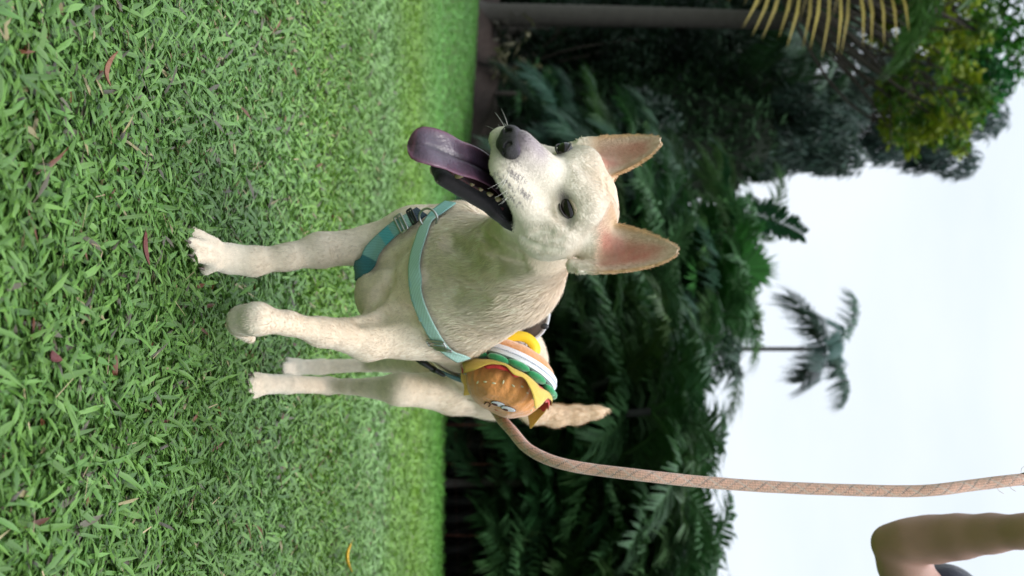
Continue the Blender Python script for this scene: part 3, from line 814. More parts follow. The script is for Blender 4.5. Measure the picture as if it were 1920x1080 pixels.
for t in np.linspace(0, 2 * np.pi, 150, endpoint=False): tm_.box(bp(RB * 1.048, t, -.0206), [(bp(1, t, 0) - bp(0, t, 0)) * .0007, (bp(1, t + 1.57, 0) - bp(0, 0, 0)) * .001, ba * .0012])
tm_.build('zip_teeth', mat('zip_teeth', (.55, .56, .62), rough=.4), pouch, attr=False)
# lettuce lobes
lt = MB(); lr = random.Random(2)
for k in range(13):
    t = 2 * math.pi * (k + .3 * lr.random()) / 13; er = bp(1, t, 0) - bp(0, t, 0); et = np.cross(ba, er)
    tl = unit(er + lr.uniform(-.25, .25) * ba)
    lt.ellipsoid(bp(RB * 1.0, t, -.005 + lr.uniform(-.003, .002)), [tl * .0115, et * .0195, np.cross(tl, et) * .0062], nu=20, nv=12)
lt.build('lettuce', plush((.03, .26, .095)), pouch, attr=False)
# red and yellow felt
ph = np.linspace(0, 2 * np.pi, 220, endpoint=False)
def skirt(lenf, z0, r0, wave, th, slope):
    V = []
    for t in ph:
        L = lenf(t); w = wave(t)
        for s_ in (0, 1):
            for q in (0, .25, .5, .75, 1):
                qq = q if s_ == 0 else 1 - q
                r = r0 - .010 + .012 * min(1, qq * 4) + L * qq * slope * .18 + (w * .3) * qq + s_ * th * .5 * 1
                z = z0 + L * qq * (.95) * min(1, qq * 2 + .3) + w * qq + s_ * th * .6
                V.append(bp(r, t, z - .0))
    n = len(ph); i, j = np.meshgrid(np.arange(n), np.arange(10), indexing='ij')
    return np.array(V), np.stack([i * 10 + j, i * 10 + (j + 1) % 10, ((i + 1) % n) * 10 + (j + 1) % 10, ((i + 1) % n) * 10 + j], -1).reshape(-1, 4)
V, F = skirt(lambda t: .0125 + .0035 * math.sin(3 * t + .5), .0015, RB * 1.01, lambda t: .0022 * math.sin(13 * t) + .0016 * math.sin(21 * t + 1), .0016, 1.0)
mesh_obj('tomato', V, F, mat('red_felt', (.50, .018, .012), rough=.9, sheen=.3, bump=(800, .4), noise=(50, .12)), pouch)
c0 = R(143)
def sq(t):
    u = abs(((t - c0 + math.pi / 4) % (math.pi / 2)) - math.pi / 4)
    return max(.003, .0900 / math.cos(math.pi / 4 - u) * 1.0 - .0835)
V, F = skirt(sq, -.0005, RB * 1.045, lambda t: .0032 * math.sin(9 * t) + .0014 * math.sin(17 * t) , .0018, 1.1)
mesh_obj('cheese', V, F, mat('yellow_felt', (.66, .46, .075), rough=.9, sheen=.3, bump=(900, .4), noise=(60, .12)), pouch)
# seeds and embroidered face, laid on the dome
def on_bun(px, py):
    h = DBV.ray_cast(CAMP, Vector(unit(at(px, py, 1) - np.array(CAMP)))); return (np.array(h[0]), np.array(h[1])) if h[0] else None
sr = random.Random(8); m_seed = mat('seed_thread', (.70, .66, .42), rough=.7)
def blob(mb, p, n, dirv, a, b, h, col=(1, 1, 1), nu=14):
    if n.dot(p - BC) < 0: n = -n
    d = unit(dirv - n * np.dot(dirv, n)); mb.ellipsoid(p, [d * a, np.cross(n, d) * b, n * h], col, nu=nu, nv=8)
for cx, cy in ((375, 625), (465, 640), (560, 628), (660, 665), (748, 672), (805, 738), (865, 785), (300, 630), (875, 880), (845, 915)):
    h = on_bun(840 + cx / 5.4, 600 + cy / 5.4)
    if h: sd_ = MB(); blob(sd_, h[0], h[1], b1 * sr.uniform(.3, 1) + b2 * sr.uniform(-1, 1), .0034, .0015, .0012); sd_.build('seed', m_seed, pouch, attr=False)
for k in range(16):
    t = R(190 + 155 * sr.random()); p = bp(.06, t, .03); h = DBV.find_nearest(Vector(p)); sd_ = MB(); blob(sd_, np.array(h[0]), np.array(h[1]), b1 + b2 * sr.uniform(-1, 1), .0034, .0015, .0012); sd_.build('seed', m_seed, pouch, attr=False)
fm = mat('embroidery', attr=True, rough=.8, bump=(900, .4))
ed = unit([.15, 0, 1.0])
for px, py in ((934.5, 757.5), (953, 766.5)):
    h = on_bun(px, py)
    if h:
        e = MB(); blob(e, h[0], h[1], ed, .0130, .0080, .0010, (.06, .025, .02), 28); blob(e, h[0] + h[1] * .0003, h[1], ed, .0120, .0070, .0013, (.72, .72, .76), 28)
        g = on_bun(px - 6, py - .5) or h
        blob(e, g[0] + h[1] * .0006, g[1], ed, .0062, .0048, .0016, (.07, .02, .018), 20); e.build('stitched_eye', fm, pouch)
e = MB()
q = [on_bun(*p) for p in ((909, 757), (912, 753.5), (917, 754), (920, 758), (917, 761.5))]
if all(q): e.tube([a[0] + .0006 * unit(a[0] - BC) for a in q], .0012, 6, (.10, .035, .015))
h = on_bun(931, 769)
if h: blob(e, h[0], h[1], ed, .0032, .0014, .0010, (.45, .06, .03))
if e.V: e.build('stitched_mouth', fm, pouch)
# yellow hanging loop and its ring
yl = MB(); lc = at(966, 646, 1.60); u1 = unit([.3, 0, 1.]); u2 = unit([.55, -.2, -.2])
ribbon(yl, [lc + u1 * x * .029 + u2 * y * .017 for x, y in ((-1.3, 1.1), (-.9, .3), (-.3, -.7), (.5, -.95), (1.1, -.3), (1.15, .5), (.4, .95), (-.5, 1.1))], np.array([.75, -.65, -.45]), .019, .0011, (1, 1, 1), 40)
yl.build('hanging_loop', mat('yellow_ribbon', (.80, .52, .01), rough=.45, spec=.4, noise=(80, .06)), pouch, attr=False)
mb = MB(); c = at(999, 651, 1.62); mb.tube([c + .013 * np.cos(t) * unit([.4, 0, 1]) + .008 * np.sin(t) * unit([1, -.3, -.2]) for t in np.linspace(0, 2 * np.pi, 33)], .0016, 8, cap=False); mb.build('wire_ring', m_steel, pouch, attr=False)

# ------------------------------------------------------------------ leash
LP = [at(905, 742, 1.74), at(928, 768, 1.70), at(942, 788, 1.66), at(960, 808, 1.62), at(986, 838, 1.58), at(1020, 858, 1.55), at(1060, 871, 1.53), at(1110, 880, 1.52), at(1200, 891, 1.50), at(1300, 902, 1.50), at(1400, 910, 1.50), at(1500, 915.5, 1.50),
      at(1600, 919, 1.50), at(1700, 921, 1.50), at(1760, 918, 1.50), at(1830, 909, 1.51), at(1915, 899, 1.52), at(2000, 893, 1.56), at(2080, 905, 1.60)]
LPs = smooth_path(LP, 900); nn_ = len(LPs)
ds = np.concatenate([[0], np.cumsum(np.linalg.norm(np.diff(LPs, axis=0), axis=1))]); ns = 28
T = np.gradient(LPs, axis=0); T /= np.linalg.norm(T, axis=1)[:, None]; a = np.array([0, -1., 0]); V = []; Cc = []
th = np.linspace(0, 2 * np.pi, ns, endpoint=False); lg = np.random.default_rng(1)
for i in range(nn_):
    a = unit(a - T[i] * a.dot(T[i])); b = np.cross(T[i], a); s = ds[i]
    u = s / .0028; braid = np.sin(2 * np.pi * (u * .5 + th / (2 * np.pi) * 7)) * np.sin(2 * np.pi * (u * .5 - th / (2 * np.pi) * 7))
    r = .0087 * (1 + .055 * braid + .01 * math.sin(s * 90))
    V.append(LPs[i] + r[:, None] * (np.cos(th)[:, None] * a + np.sin(th)[:, None] * b))
    f1 = ((s / .0215 + 3 * th / (2 * np.pi)) % 1); f2 = ((s / .0430 - 2 * th / (2 * np.pi)) % 1)
    cc = np.array((.62, .37, .28))[None] * (1 + .28 * braid + .12 * lg.normal(size=ns))[:, None]
    lt_ = np.clip(1 - abs(f2 - .5) / .09, 0, 1)[:, None] * .7; cc = cc * (1 - lt_) + np.array((.56, .50, .44)) * lt_
    lt_ = np.clip(1 - abs(f1 - .38) / .06, 0, 1)[:, None] * .7; cc = cc * (1 - lt_) + np.array((.58, .52, .46)) * lt_
    dk = (abs(f1 - .5) < .05)[:, None] * (.5 + .5 * (np.sin(u * 3.1 + th * 9) > 0))[:, None] * .85; cc = cc * (1 - dk) + np.array((.09, .085, .09)) * dk
    Cc.append(np.clip(cc, 0, 1))
i, j = np.meshgrid(np.arange(nn_ - 1), np.arange(ns), indexing='ij')
F = np.stack([i * ns + j, i * ns + (j + 1) % ns, (i + 1) * ns + (j + 1) % ns, (i + 1) * ns + j], -1).reshape(-1, 4)
leash = empty('leash', LP[8], 'salmon pink braided rope leash rising from the harness to the hand above', 'leash')
mesh_obj('rope', np.concatenate(V), F, mat('rope_sheath', attr=True, rough=.85, sheen=.3, bump=(1200, .3)), leash, np.concatenate(Cc))
fz = MB(); fr = random.Random(9)
for k in range(1400):
    i = fr.randint(5, nn_ - 6); t = fr.uniform(0, 6.28); aa = unit(np.array([0, -1., 0]) - T[i] * -T[i][1]); b = np.cross(T[i], aa); d = math.cos(t) * aa + math.sin(t) * b
    p = LPs[i] + d * .0086; q = p + d * fr.uniform(.0005, .0016) + T[i] * fr.uniform(-.002, .002); s = np.cross(d, T[i]) * .00022
    fz.add([p - s, p + s, q], [[0, 1, 2]])
for px, py, s_ in ((1870, 912, 1), (1893, 908, 1), (1914, 885, -1)):
    p = at(px, py, 1.51); fz.tube(smooth_path([p, p + np.array([.006 * s_, 0, .002]), p + np.array([.011 * s_, 0, .010])], 8), .0004, 4)
fz.build('loose_fibres', mat('rope_fuzz', (.55, .46, .40), rough=.9), leash, attr=False)
mb = MB(); c0_ = np.argmin(np.linalg.norm(LPs - at(1921, 898, 1.52), axis=1)); mb.tube(LPs[c0_ - 1:c0_ + 12:3], .0098, 16); mb.build('end_sleeve', m_blackp, leash, attr=False)
mb = MB(); mb.tube(LPs[c0_ + 2:c0_ + 5], .0102, 16); mb.build('brass_band', mat('brass', (.55, .38, .10), rough=.3, metal=1), leash, attr=False)

# ------------------------------------------------------------------ the person holding the leash (right of the frame)
pf = Field([np.arange(.35, 1.25, .007), np.arange(1.5, 2.45, .008), np.arange(-.01, 1.76, .007)])
def K(px, py, d, rpx): return at(px, py, d), rpx / FPX * d
arm = [K(1705, 1013, 1.97, 38), K(1750, 1011, 1.95, 42.5), K(1800, 1006, 1.91, 40), K(1860, 1000, 1.86, 35), K(1925, 996, 1.80, 31), K(1970, 990, 1.76, 28), K(2010, 983, 1.72, 24), K(2040, 972, 1.69, 24)]
pf.chain([K(1669, 1019, 2.0, 32), arm[0]], .02); pf.chain(arm, .02)
pf.chain([K(1669, 1019, 2.0, 32), K(1695, 1060, 2.02, 46), K(1725, 1120, 2.06, 52), K(1800, 1250, 2.1, 60)], .022)
bx, by = 1.0, 2.12
Zs = [(.10, .045), (.30, .055), (.50, .058), (.75, .075), (.92, .095)]
for s_ in (-1, 1):
    pf.chain([((bx + s_ * (.09 + .01 * (z < .3)), by + .01, z), r) for z, r in Zs], .03)
    pf.chain([((bx + s_ * .10, by + .02, .045), .040), ((bx + s_ * .11, by - .10, .035), .036), ((bx + s_ * .115, by - .16, .028), .026)], .02)
for z0, r0, z1, r1, sx in ((.95, .125, 1.10, .105, .07), (1.10, .105, 1.33, .12, .09)):
    for q in (-1, 1): pf.cone((bx + q * sx * .5, by, z0), (bx + q * sx * .7, by, z1), r0, r1, .05)
pf.chain([((bx - .12, by, 1.38), .065), ((bx + .14, by, 1.38), .065), ((bx + .24, by, 1.32), .052), ((bx + .215, by, 1.08), .036), ((bx + .20, by - .06, .86), .024)], .03)
pf.chain([((bx, by, 1.36), .062), ((bx, by - .01, 1.46), .055)], .03)
pf.ell((bx, by - .02, 1.575), A3, (.076, .093, .112), .02)
pf.cone((bx - .0, by - .075, 1.51), (bx, by - .06, 1.50), .035, .04, .02)
pf.cone((bx, by - .11, 1.575), (bx, by - .125, 1.55), .010, .014, .012)
for q in (-1, 1): pf.ell((bx + q * .078, by - .01, 1.565), A3, (.010, .022, .032), .006)
V, F = pf.mesh(); V = relax(V, F, 10, .5)
m_sk = mat('skin', (.38, .215, .165), rough=.5, spec=.4, noise=(14, .10), bump=(350, .12), sss=.12)
per = mesh_obj('person', V, F, m_sk)
tag(per, 'person in a navy T-shirt with a bent bare arm raised to hold the leash', 'person')
def sub_part(name, fn, m, step=.008):
    g = Field([np.arange(.35, 1.30, step), np.arange(1.7, 2.5, step), np.arange(-.02, 1.78, step)]); fn(g)
    v, f = g.mesh(); v = relax(v, f, 3, .5); return mesh_obj(name, v, f, m, per)
def shirt(g):
    for z0, r0, z1, r1, sx in ((.93, .145, 1.10, .125, .08), (1.10, .125, 1.33, .138, .10)):
        for q in (-1, 1): g.cone((bx + q * sx * .5, by, z0), (bx + q * sx * .7, by, z1), r0, r1, .05)
    g.chain([((bx - .12, by, 1.37), .085), ((bx + .14, by, 1.37), .085), ((bx + .25, by, 1.30), .072), ((bx + .235, by, 1.17), .066)], .03)
    g.chain([K(1800, 1250, 2.1, 84), K(1778, 1160, 2.08, 80), K(1775, 1118, 2.07, 60)], .03)
def shorts(g):
    for q in (-1, 1): g.chain([((bx + q * .075, by, .93), .13), ((bx + q * .10, by, .70), .105), ((bx + q * .105, by, .55), .092)], .03)
def hair(g):
    g.ell((bx, by + .012, 1.605), A3, (.088, .10, .098), .01); g.cone((bx, by + .06, 1.58), (bx, by + .07, 1.48), .06, .05, .02); g.ell((bx, by - .12, 1.56), A3, (.07, .05, .075), .02, 'sub')
sub_part('shirt', shirt, mat('navy_cotton', (.010, .012, .032), rough=.85, sheen=.3, noise=(20, .15), bump=(60, .3)))
sub_part('shorts', shorts, mat('grey_cotton', (.05, .05, .055), rough=.9, bump=(60, .3)))
sub_part('hair', hair, mat('black_hair', (.012, .010, .009), rough=.5, bump=(150, .8)))
hm_ = MB(); w = arm[-1][0]; gpos = at(2080, 905, 1.60)
hdir = unit(gpos - w); pc = w + hdir * .045; ac = unit(np.cross(hdir, np.array([0, 0, 1.])))
hm_.tube(smooth_path([w, w + hdir * .03, pc, w + hdir * .078], 10), [.024, .030, .034, .030, .030, .032, .034, .034, .032, .026], 14, flat=.5, side=np.array([0, 0, 1.]))
for k in range(4):
    f0 = w + hdir * .072 + np.array([0, 0, .027 - .018 * k]); L = (.040, .045, .042, .034)[k]
    f1 = f0 + hdir * L * .7 + ac * .004; f2 = f1 + ac * -.022 + hdir * .004; f3 = f2 - hdir * .020 - ac * .004
    hm_.tube(smooth_path([f0 - hdir * .012, f0, f1, f2, f3], 16), np.linspace(.0098, .0075, 16), 10)
t0 = w + hdir * .03 + np.array([0, 0, .030]); hm_.tube(smooth_path([t0, t0 + hdir * .025 - ac * .018 + np.array([0, 0, .008]), t0 + hdir * .05 - ac * .026 - np.array([0, 0, .002])], 12), np.linspace(.0125, .009, 12), 10)
hm_.build('hand', m_sk, per, attr=False)
# ------------------------------------------------------------------ ground, lawn
mesh_obj = _mesh_obj          # from here on parts are built in their parent's own frame
EDGE = [(14, 8.3), (6, 8.6), (2.5, 8.66), (1.1, 8.8), (.3, 9.8), (-1.2, 13.6), (-2.8, 17.9), (-4.8, 21.5), (-7.4, 25.5), (-12, 31), (-30, 40)]
ex = np.array(EDGE)[::-1]
def edge_y(x): return np.interp(x, ex[:, 0], ex[:, 1])
def ground_mat(name, c1, c2, scale, bscale, bs=.6, rough=.95):
    return mat(name, c1, rough=rough, spec=.15, noise=(scale, .22, c2), bump=(bscale, bs))
gv = []; 
def sheet(name, xs, ys, z, m, kind='structure', zf=None):
    X, Y = np.meshgrid(xs, ys, indexing='ij'); Z = np.full(X.shape, z, float) if zf is None else zf(X, Y)
    n, k = X.shape; i, j = np.meshgrid(np.arange(n - 1), np.arange(k - 1), indexing='ij')
    F = np.stack([i * k + j, (i + 1) * k + j, (i + 1) * k + j + 1, i * k + j + 1], -1).reshape(-1, 4)
    o = mesh_obj(name, np.stack([X, Y, Z], -1).reshape(-1, 3), F, m); tag(o, kind=kind); return o
sheet('ground', np.linspace(-600, 600, 25), np.linspace(-200, 1200, 29), -.03, ground_mat('soil', (.030, .020, .013), (.070, .048, .032), 3, 20))
# lawn sheet with its edge along the planting bed
xs = np.concatenate([np.linspace(-40, -12, 12), np.linspace(-11, 6, 90), np.linspace(7, 14, 6)])
V = []; ts = np.linspace(0, 1, 60)
for x in xs:
    y1 = edge_y(x) + .06 * math.sin(x * 5) + .04 * math.sin(x * 13)
    for t in ts: V.append((x, -6 + (y1 + 6) * t, -.004))
V = np.array(V); n, k = len(xs), len(ts); i, j = np.meshgrid(np.arange(n - 1), np.arange(k - 1), indexing='ij')
F = np.stack([i * k + j, (i + 1) * k + j, (i + 1) * k + j + 1, i * k + j + 1], -1).reshape(-1, 4)
tag(mesh_obj('lawn', V, F, ground_mat('lawn_base', (.040, .075, .020), (.075, .15, .035), 30, 60)), kind='structure')

# bank of brown leaf litter rising behind the lawn edge under the trees
bx_ = np.linspace(-22, .6, 120); bt = np.linspace(0, 1, 14); V = []
for x in bx_:
    for t in bt: V.append((x - 2.0 * t, edge_y(x) - .25 + 5.0 * t + .05 * math.sin(x * 7), -.02 + .52 * math.sin(t * 1.57) ** 1.3 * (1 + .15 * math.sin(x * 2.1 + 3 * t))))
i, j = np.meshgrid(np.arange(119), np.arange(13), indexing='ij'); F = np.stack([i * 14 + j, (i + 1) * 14 + j, (i + 1) * 14 + j + 1, i * 14 + j + 1], -1).reshape(-1, 4)
tag(mesh_obj('soil_bank', V, F, ground_mat('leaf_litter', (.012, .008, .006), (.05, .034, .027), 14, 40, 1.0)), kind='structure')

def blades(n, y0, y1, Lm, wm, rows, across, wide=.36, up=(.5, 1.25)):
    """lawn blades: broad pointed leaves leaning every way"""
    u = rng.random(n); y = np.sqrt(y0 ** 2 + (y1 ** 2 - y0 ** 2) * u); x = (rng.random(n) * 2 - 1) * (wide * y + .25)
    ok = y < edge_y(x) - .02; x, y = x[ok], y[ok]; n = len(x)
    P = np.stack([x, y], -1)
    az = rng.uniform(0, 2 * np.pi, n) + .6 * vnoise(P, 3, 5)
    lean = rng.uniform(up[0], up[1], n)
    L = Lm * rng.lognormal(0, .28, n); w = wm * rng.uniform(.6, 1.25, n) / 2
    d = np.stack([np.cos(az), np.sin(az)], -1); s = np.stack([-d[:, 1], d[:, 0]], -1)
    c = np.tile(np.array((.120, .240, .048)), (n, 1))
    def mix(wt, col):
        nonlocal c; wt = np.clip(wt, 0, 1)[:, None]; c = c * (1 - wt) + np.asarray(col) * wt
    r = rng.random((6, n)); pn = vnoise(P, 1.6, 8); pn2 = vnoise(P, 6, 9)
    band = np.exp(-((y - 2.65 - .15 * pn) / .5) ** 2) * .6 + np.exp(-((y - 5.3 - .4 * pn) / 1.0) ** 2) * .75
    pale = np.exp(-((y - 3.75 - .25 * pn) / .45) ** 2) * .6 + np.exp(-((y - 1.9) / .35) ** 2) * .2 + .2 * sstep(.0, .7, pn2)
    mix(band * (.55 + .45 * r[0]) + .18 * r[1], (.170, .315, .020))
    mix(pale * (.5 + .5 * r[1]), (.19, .325, .12))
    mix(sstep(5.5, 9, y) * .75, (.09, .29, .045))
    mix(.75 * r[2] ** 2 * (y < 3.2), (.055, .150, .026))
    mix((r[3] < .035 * (1 + pn2)) * .85 * (y < 6), (.095, .062, .060))
    mix((r[4] < .012) * .9 * (y < 4), (.30, .235, .125))
    mix((r[5] < .007) * .9 * (y < 4), (.14, .030, .022))
    c = c * rng.uniform(.68, 1.32, (n, 1)) * (1 + .12 * pn2[:, None])
    VV = []; CC = []; z0 = rng.uniform(-.004, .008, n)
    prof = np.array([.45, .95, .85, .0]) if rows == 4 else np.array([.55, 1, 0])
    for q in range(rows):
        t = q / (rows - 1); a = lean + .55 * t; a = np.minimum(a, 1.62)
        h = np.cos((lean + a) / 2) * L * t + z0; hz = np.sin((lean + a) / 2) * L * t
        cen = np.stack([x + d[:, 0] * hz, y + d[:, 1] * hz, np.maximum(h, .002)], -1)
        sw = np.concatenate([s, np.zeros((n, 1))], -1) * (w * max(prof[q], .04))[:, None]
        tw = np.zeros((n, 3)); tw[:, 2] = (rng.random(n) - .5) * w * 1.2 * prof[q]
        if across == 3:
            fold = np.zeros((n, 3)); fold[:, 2] = -w * .35 * prof[q]
            VV += [cen - sw - tw, cen + fold, cen + sw + tw]; CC += [c, c * .86, c]
        else: VV += [cen - sw - tw, cen + sw + tw]; CC += [c, c]
    V = np.stack(VV, 1); m = V.shape[1]; base = (np.arange(n) * m)[:, None]; F = []
    for q in range(rows - 1):
        for k in range(across - 1):
            a = q * across + k; F.append(base + np.array([a, a + 1, a + across + 1, a + across]))
    return V.reshape(-1, 3), np.concatenate(F), np.stack(CC, 1).reshape(-1, 3)
gm = mat('grass_blade', attr=True, rough=.42, spec=.5, trans=.25)
gb_ = MB()
GS = 1.0
for a in ((82000, .62, 1.7, .029, .0062, 4, 3, .75, (.75, 1.45)), (20000, .62, 1.7, .026, .0055, 4, 2, .65, (1.0, 1.5)), (120000, 1.7, 3.4, .030, .0072, 4, 2, .58, (.75, 1.45)), (105000, 3.4, 8.0, .036, .0100, 3, 2, .44, (.8, 1.45)), (70000, 8.0, 30, .045, .020, 3, 2, .34, (.8, 1.45))):
    V, F, c = blades(int(a[0] * GS), a[1], a[2], a[3], a[4], a[5], a[6], a[7], a[8] if len(a) > 8 else (.45, 1.25)); gb_.add(V, F, np.clip(c, 0, 1))
tag(gb_.build('grass', gm), 'short broad-bladed green lawn grass with a few purple and straw-coloured blades', 'grass', kind='stuff')
# straw bits lying between the blades
sb_ = MB(); 
for k in range(900):
    y = math.sqrt(random.uniform(.4, 9)); x = random.uniform(-1, 1) * (.4 * y + .2); a = random.uniform(0, 6.28); L = random.uniform(.008, .03)
    p = np.array([x, y, random.uniform(.004, .022)]); d = np.array([math.cos(a), math.sin(a), random.uniform(-.2, .4)]); s = np.array([-d[1], d[0], 0]) * random.uniform(.0005, .0012)
    sb_.add([p - s, p + s, p + d * L + s * .7, p + d * L - s * .7], [[0, 1, 2, 3]], np.array((.34, .26, .15)) * random.uniform(.5, 1.2))
tag(sb_.build('dry_thatch', mat('straw', attr=True, rough=.8)), 'dry straw-coloured clippings scattered in the lawn', 'clippings', kind='stuff')
def fallen_leaf(px, py, ln, w, az, col, label, curl=.01, lift=.03):
    # where the ray through this pixel meets the grass tips
    v = at(px, py, 1.0) - np.array([0, 0, CAMH]); t = (CAMH - lift) / -v[2]; p = np.array([0, 0, CAMH]) + v * t
    d = np.array([math.cos(az), math.sin(az), 0]); s = np.array([-d[1], d[0], 0]); V = []; n = 12
    for q in range(n):
        t = q / (n - 1); ww = w * math.sin(math.pi * min(1, t * .93 + .05)) ** .75 * (1 if t > .12 else .2)
        c = d * (t - .5) * ln + np.array([0, 0, curl * (2 * t - 1) ** 2])
        for u, zz in ((-1, .4), (-.5, .12), (0, 0), (.5, .12), (1, .4)): V.append(c + s * ww * u + np.array([0, 0, zz * ww * (1 + .5 * t)]))
    i, j = np.meshgrid(np.arange(n - 1), np.arange(4), indexing='ij'); F = np.stack([i * 5 + j, (i + 1) * 5 + j, (i + 1) * 5 + j + 1, i * 5 + j + 1], -1).reshape(-1, 4)
    V = np.array(V); V2 = V - np.array([0, 0, .0006])
    F2 = F[:, ::-1] + len(V)
    o = mesh_obj('fallen_leaf', np.concatenate([V, V2]), np.concatenate([F, F2]), mat('leaf_dry', col, rough=.6, noise=(90, .25), bump=(200, .4)))
    o.location = p; tag(o, label, 'leaf', 'fallen leaves on the lawn'); return o
fallen_leaf(196, 132, .045, .0055, 2.9, (.20, .085, .045), 'curled brown dry leaf lying on the grass near the front of the lawn', .012)
fallen_leaf(648, 1042, .085, .014, -.35, (.75, .42, .02), 'bright yellow fallen leaf on the lawn to the right of the dog', .02, .04)
fallen_leaf(268, 462, .045, .007, .2, (.11, .025, .018), 'narrow dark red leaf in the grass in front of the dog', .006)
fallen_leaf(95, 668, .024, .005, 1.2, (.09, .018, .016), 'small crimson leaf low in the grass closest to the viewer', .006)
fallen_leaf(690, 574, .10, .013, .5, (.50, .36, .03), 'small mustard coloured leaf on the grass seen beneath the dog', .008)

# ------------------------------------------------------------------ plants
def frond(mb, base, out, L, rise, droop, nl=40, ll=.3, lw=.018, col=(.05, .12, .04), vee=.35, hang=.35, rr=None, curl=0, rw=.010, tipw=1.0, jit=.12):
    """feather palm leaf: arching midrib with two rows of leaflets"""
    rr = rr or random
    out = unit([out[0], out[1], 0]); up = np.array([0, 0, 1.]); sd = np.cross(out, up) * (1)
    t = np.linspace(0, 1, 14)
    ang = rise - (rise + droop) * t ** 1.25
    dl = L / 13; pts = [np.asarray(base, float)]
    for q in range(13):
        d = out * math.cos(ang[q]) + up * math.sin(ang[q]) + sd * curl * t[q]; pts.append(pts[-1] + d * dl)
    P = np.array(pts); mb.tube(P, np.linspace(rw, rw * .2, 14), 5, np.asarray(col) * np.array((1.2, 1.1, .9)), cap=False)
    tt = np.linspace(.14, .995, nl); idx = tt * 13; i0 = np.minimum(idx.astype(int), 12); f = (idx - i0)[:, None]
    C0 = P[i0] * (1 - f) + P[i0 + 1] * f; T = P[i0 + 1] - P[i0]; T /= np.linalg.norm(T, axis=1)[:, None]
    Nn = np.cross(T, sd); Nn *= np.sign(Nn[:, 2:3] + 1e-9)
    prof = np.sin(np.pi * (.10 + .82 * tt)) ** .6
    for s_ in (-1, 1):
        fwd = .35 + .7 * tt
        d = sd * s_ * 1.0 + T * fwd[:, None] + Nn * vee + np.random.default_rng(rr.randint(0, 10 ** 6)).normal(0, jit, (nl, 3))
        d /= np.linalg.norm(d, axis=1)[:, None]
        ln = (ll * prof * (1 + .1 * np.sin(tt * 40)))[:, None]
        a0 = C0; a1 = C0 + d * ln * .5 - up * (ln * hang * .18); a2 = C0 + d * ln * .95 - up * (ln * hang)
        w = np.cross(d, Nn); w /= np.linalg.norm(w, axis=1)[:, None] + 1e-9; w = w * lw * (.55 + .45 * prof)[:, None]
        V = np.stack([a0 - w * .5, a0 + w * .5, a1 - w, a1 + w, a2 - w * .15 * tipw, a2 + w * .15 * tipw], 1).reshape(-1, 3)
        b = (np.arange(nl) * 6)[:, None]
        c = np.repeat(np.asarray(col) * np.random.default_rng(rr.randint(0, 10 ** 6)).uniform(.75, 1.25, (nl, 1)), 6, 0)
        mb.add(V, np.concatenate([b + np.array([0, 1, 3, 2]), b + np.array([2, 3, 5, 4])]), np.clip(c, 0, 1))
def fan_leaf(mb, base, out, petiole, Rr, col, elev, rr, nseg=26, spread=2.6):
    up = np.array([0, 0, 1.]); out = unit([out[0], out[1], 0]); d = out * math.cos(elev) + up * math.sin(elev); sd = unit(np.cross(out, up)); nn = np.cross(sd, d)
    tip = np.asarray(base) + d * petiole; mb.tube(np.array([base, base + d * petiole * .5 + up * .03, tip]), [.012, .009, .007], 5, np.asarray(col) * 1.1, cap=False)
    for k in range(nseg):
        a = (k / (nseg - 1) - .5) * spread * 1.0; v = d * math.cos(a) + sd * math.sin(a); ln = Rr * (1 - .18 * abs(a) / 1.3) * rr.uniform(.9, 1.05); w = np.cross(v, nn) * Rr * .042
        z = (k % 2 - .5) * .02 * nn
        p1 = tip + v * ln * .55 + z; p2 = tip + v * ln - up * ln * rr.uniform(.05, .3)
        mb.add([tip, p1 - w, p1 + w, p2], [[0, 2, 3, 1]], np.asarray(col) * rr.uniform(.75, 1.2))
leafm = mat('palm_leaf', attr=True, rough=.5, spec=.22, trans=.22, hue=.16)
barkm = mat('palm_bark', (.07, .062, .052), rough=.9, noise=(6, .2, (.055, .048, .040)), bump=(18, .8))
stemm = mat('palm_stem', (.012, .014, .009), rough=.7, noise=(9, .2, (.008, .007, .006)), bump=(20, .4))
m_bark = mat('tree_bark', (.055, .045, .036), rough=.95, noise=(8, .2, (.035, .028, .022)), bump=(22, 1))
def trunk_mesh(h, r0, r1, rings=26, bend=(0, 0), seed=0, n=14):
    mb = MB(); z = np.linspace(-.05, h, rings * 2); rr = np.interp(z, [-.05, .25, h], [r0 * 1.35, r0, r1]) * (1 + .035 * (np.arange(rings * 2) % 2))
    q = z / h; P = np.stack([bend[0] * q ** 2, bend[1] * q ** 2, z], -1); mb.tube(P, rr, n); return mb
def copy_tree(o, parent=None):
    c = o.copy(); COL.objects.link(c); c.parent = parent
    for ch in list(o.children): copy_tree(ch, c)
    return c
PROTO = {}
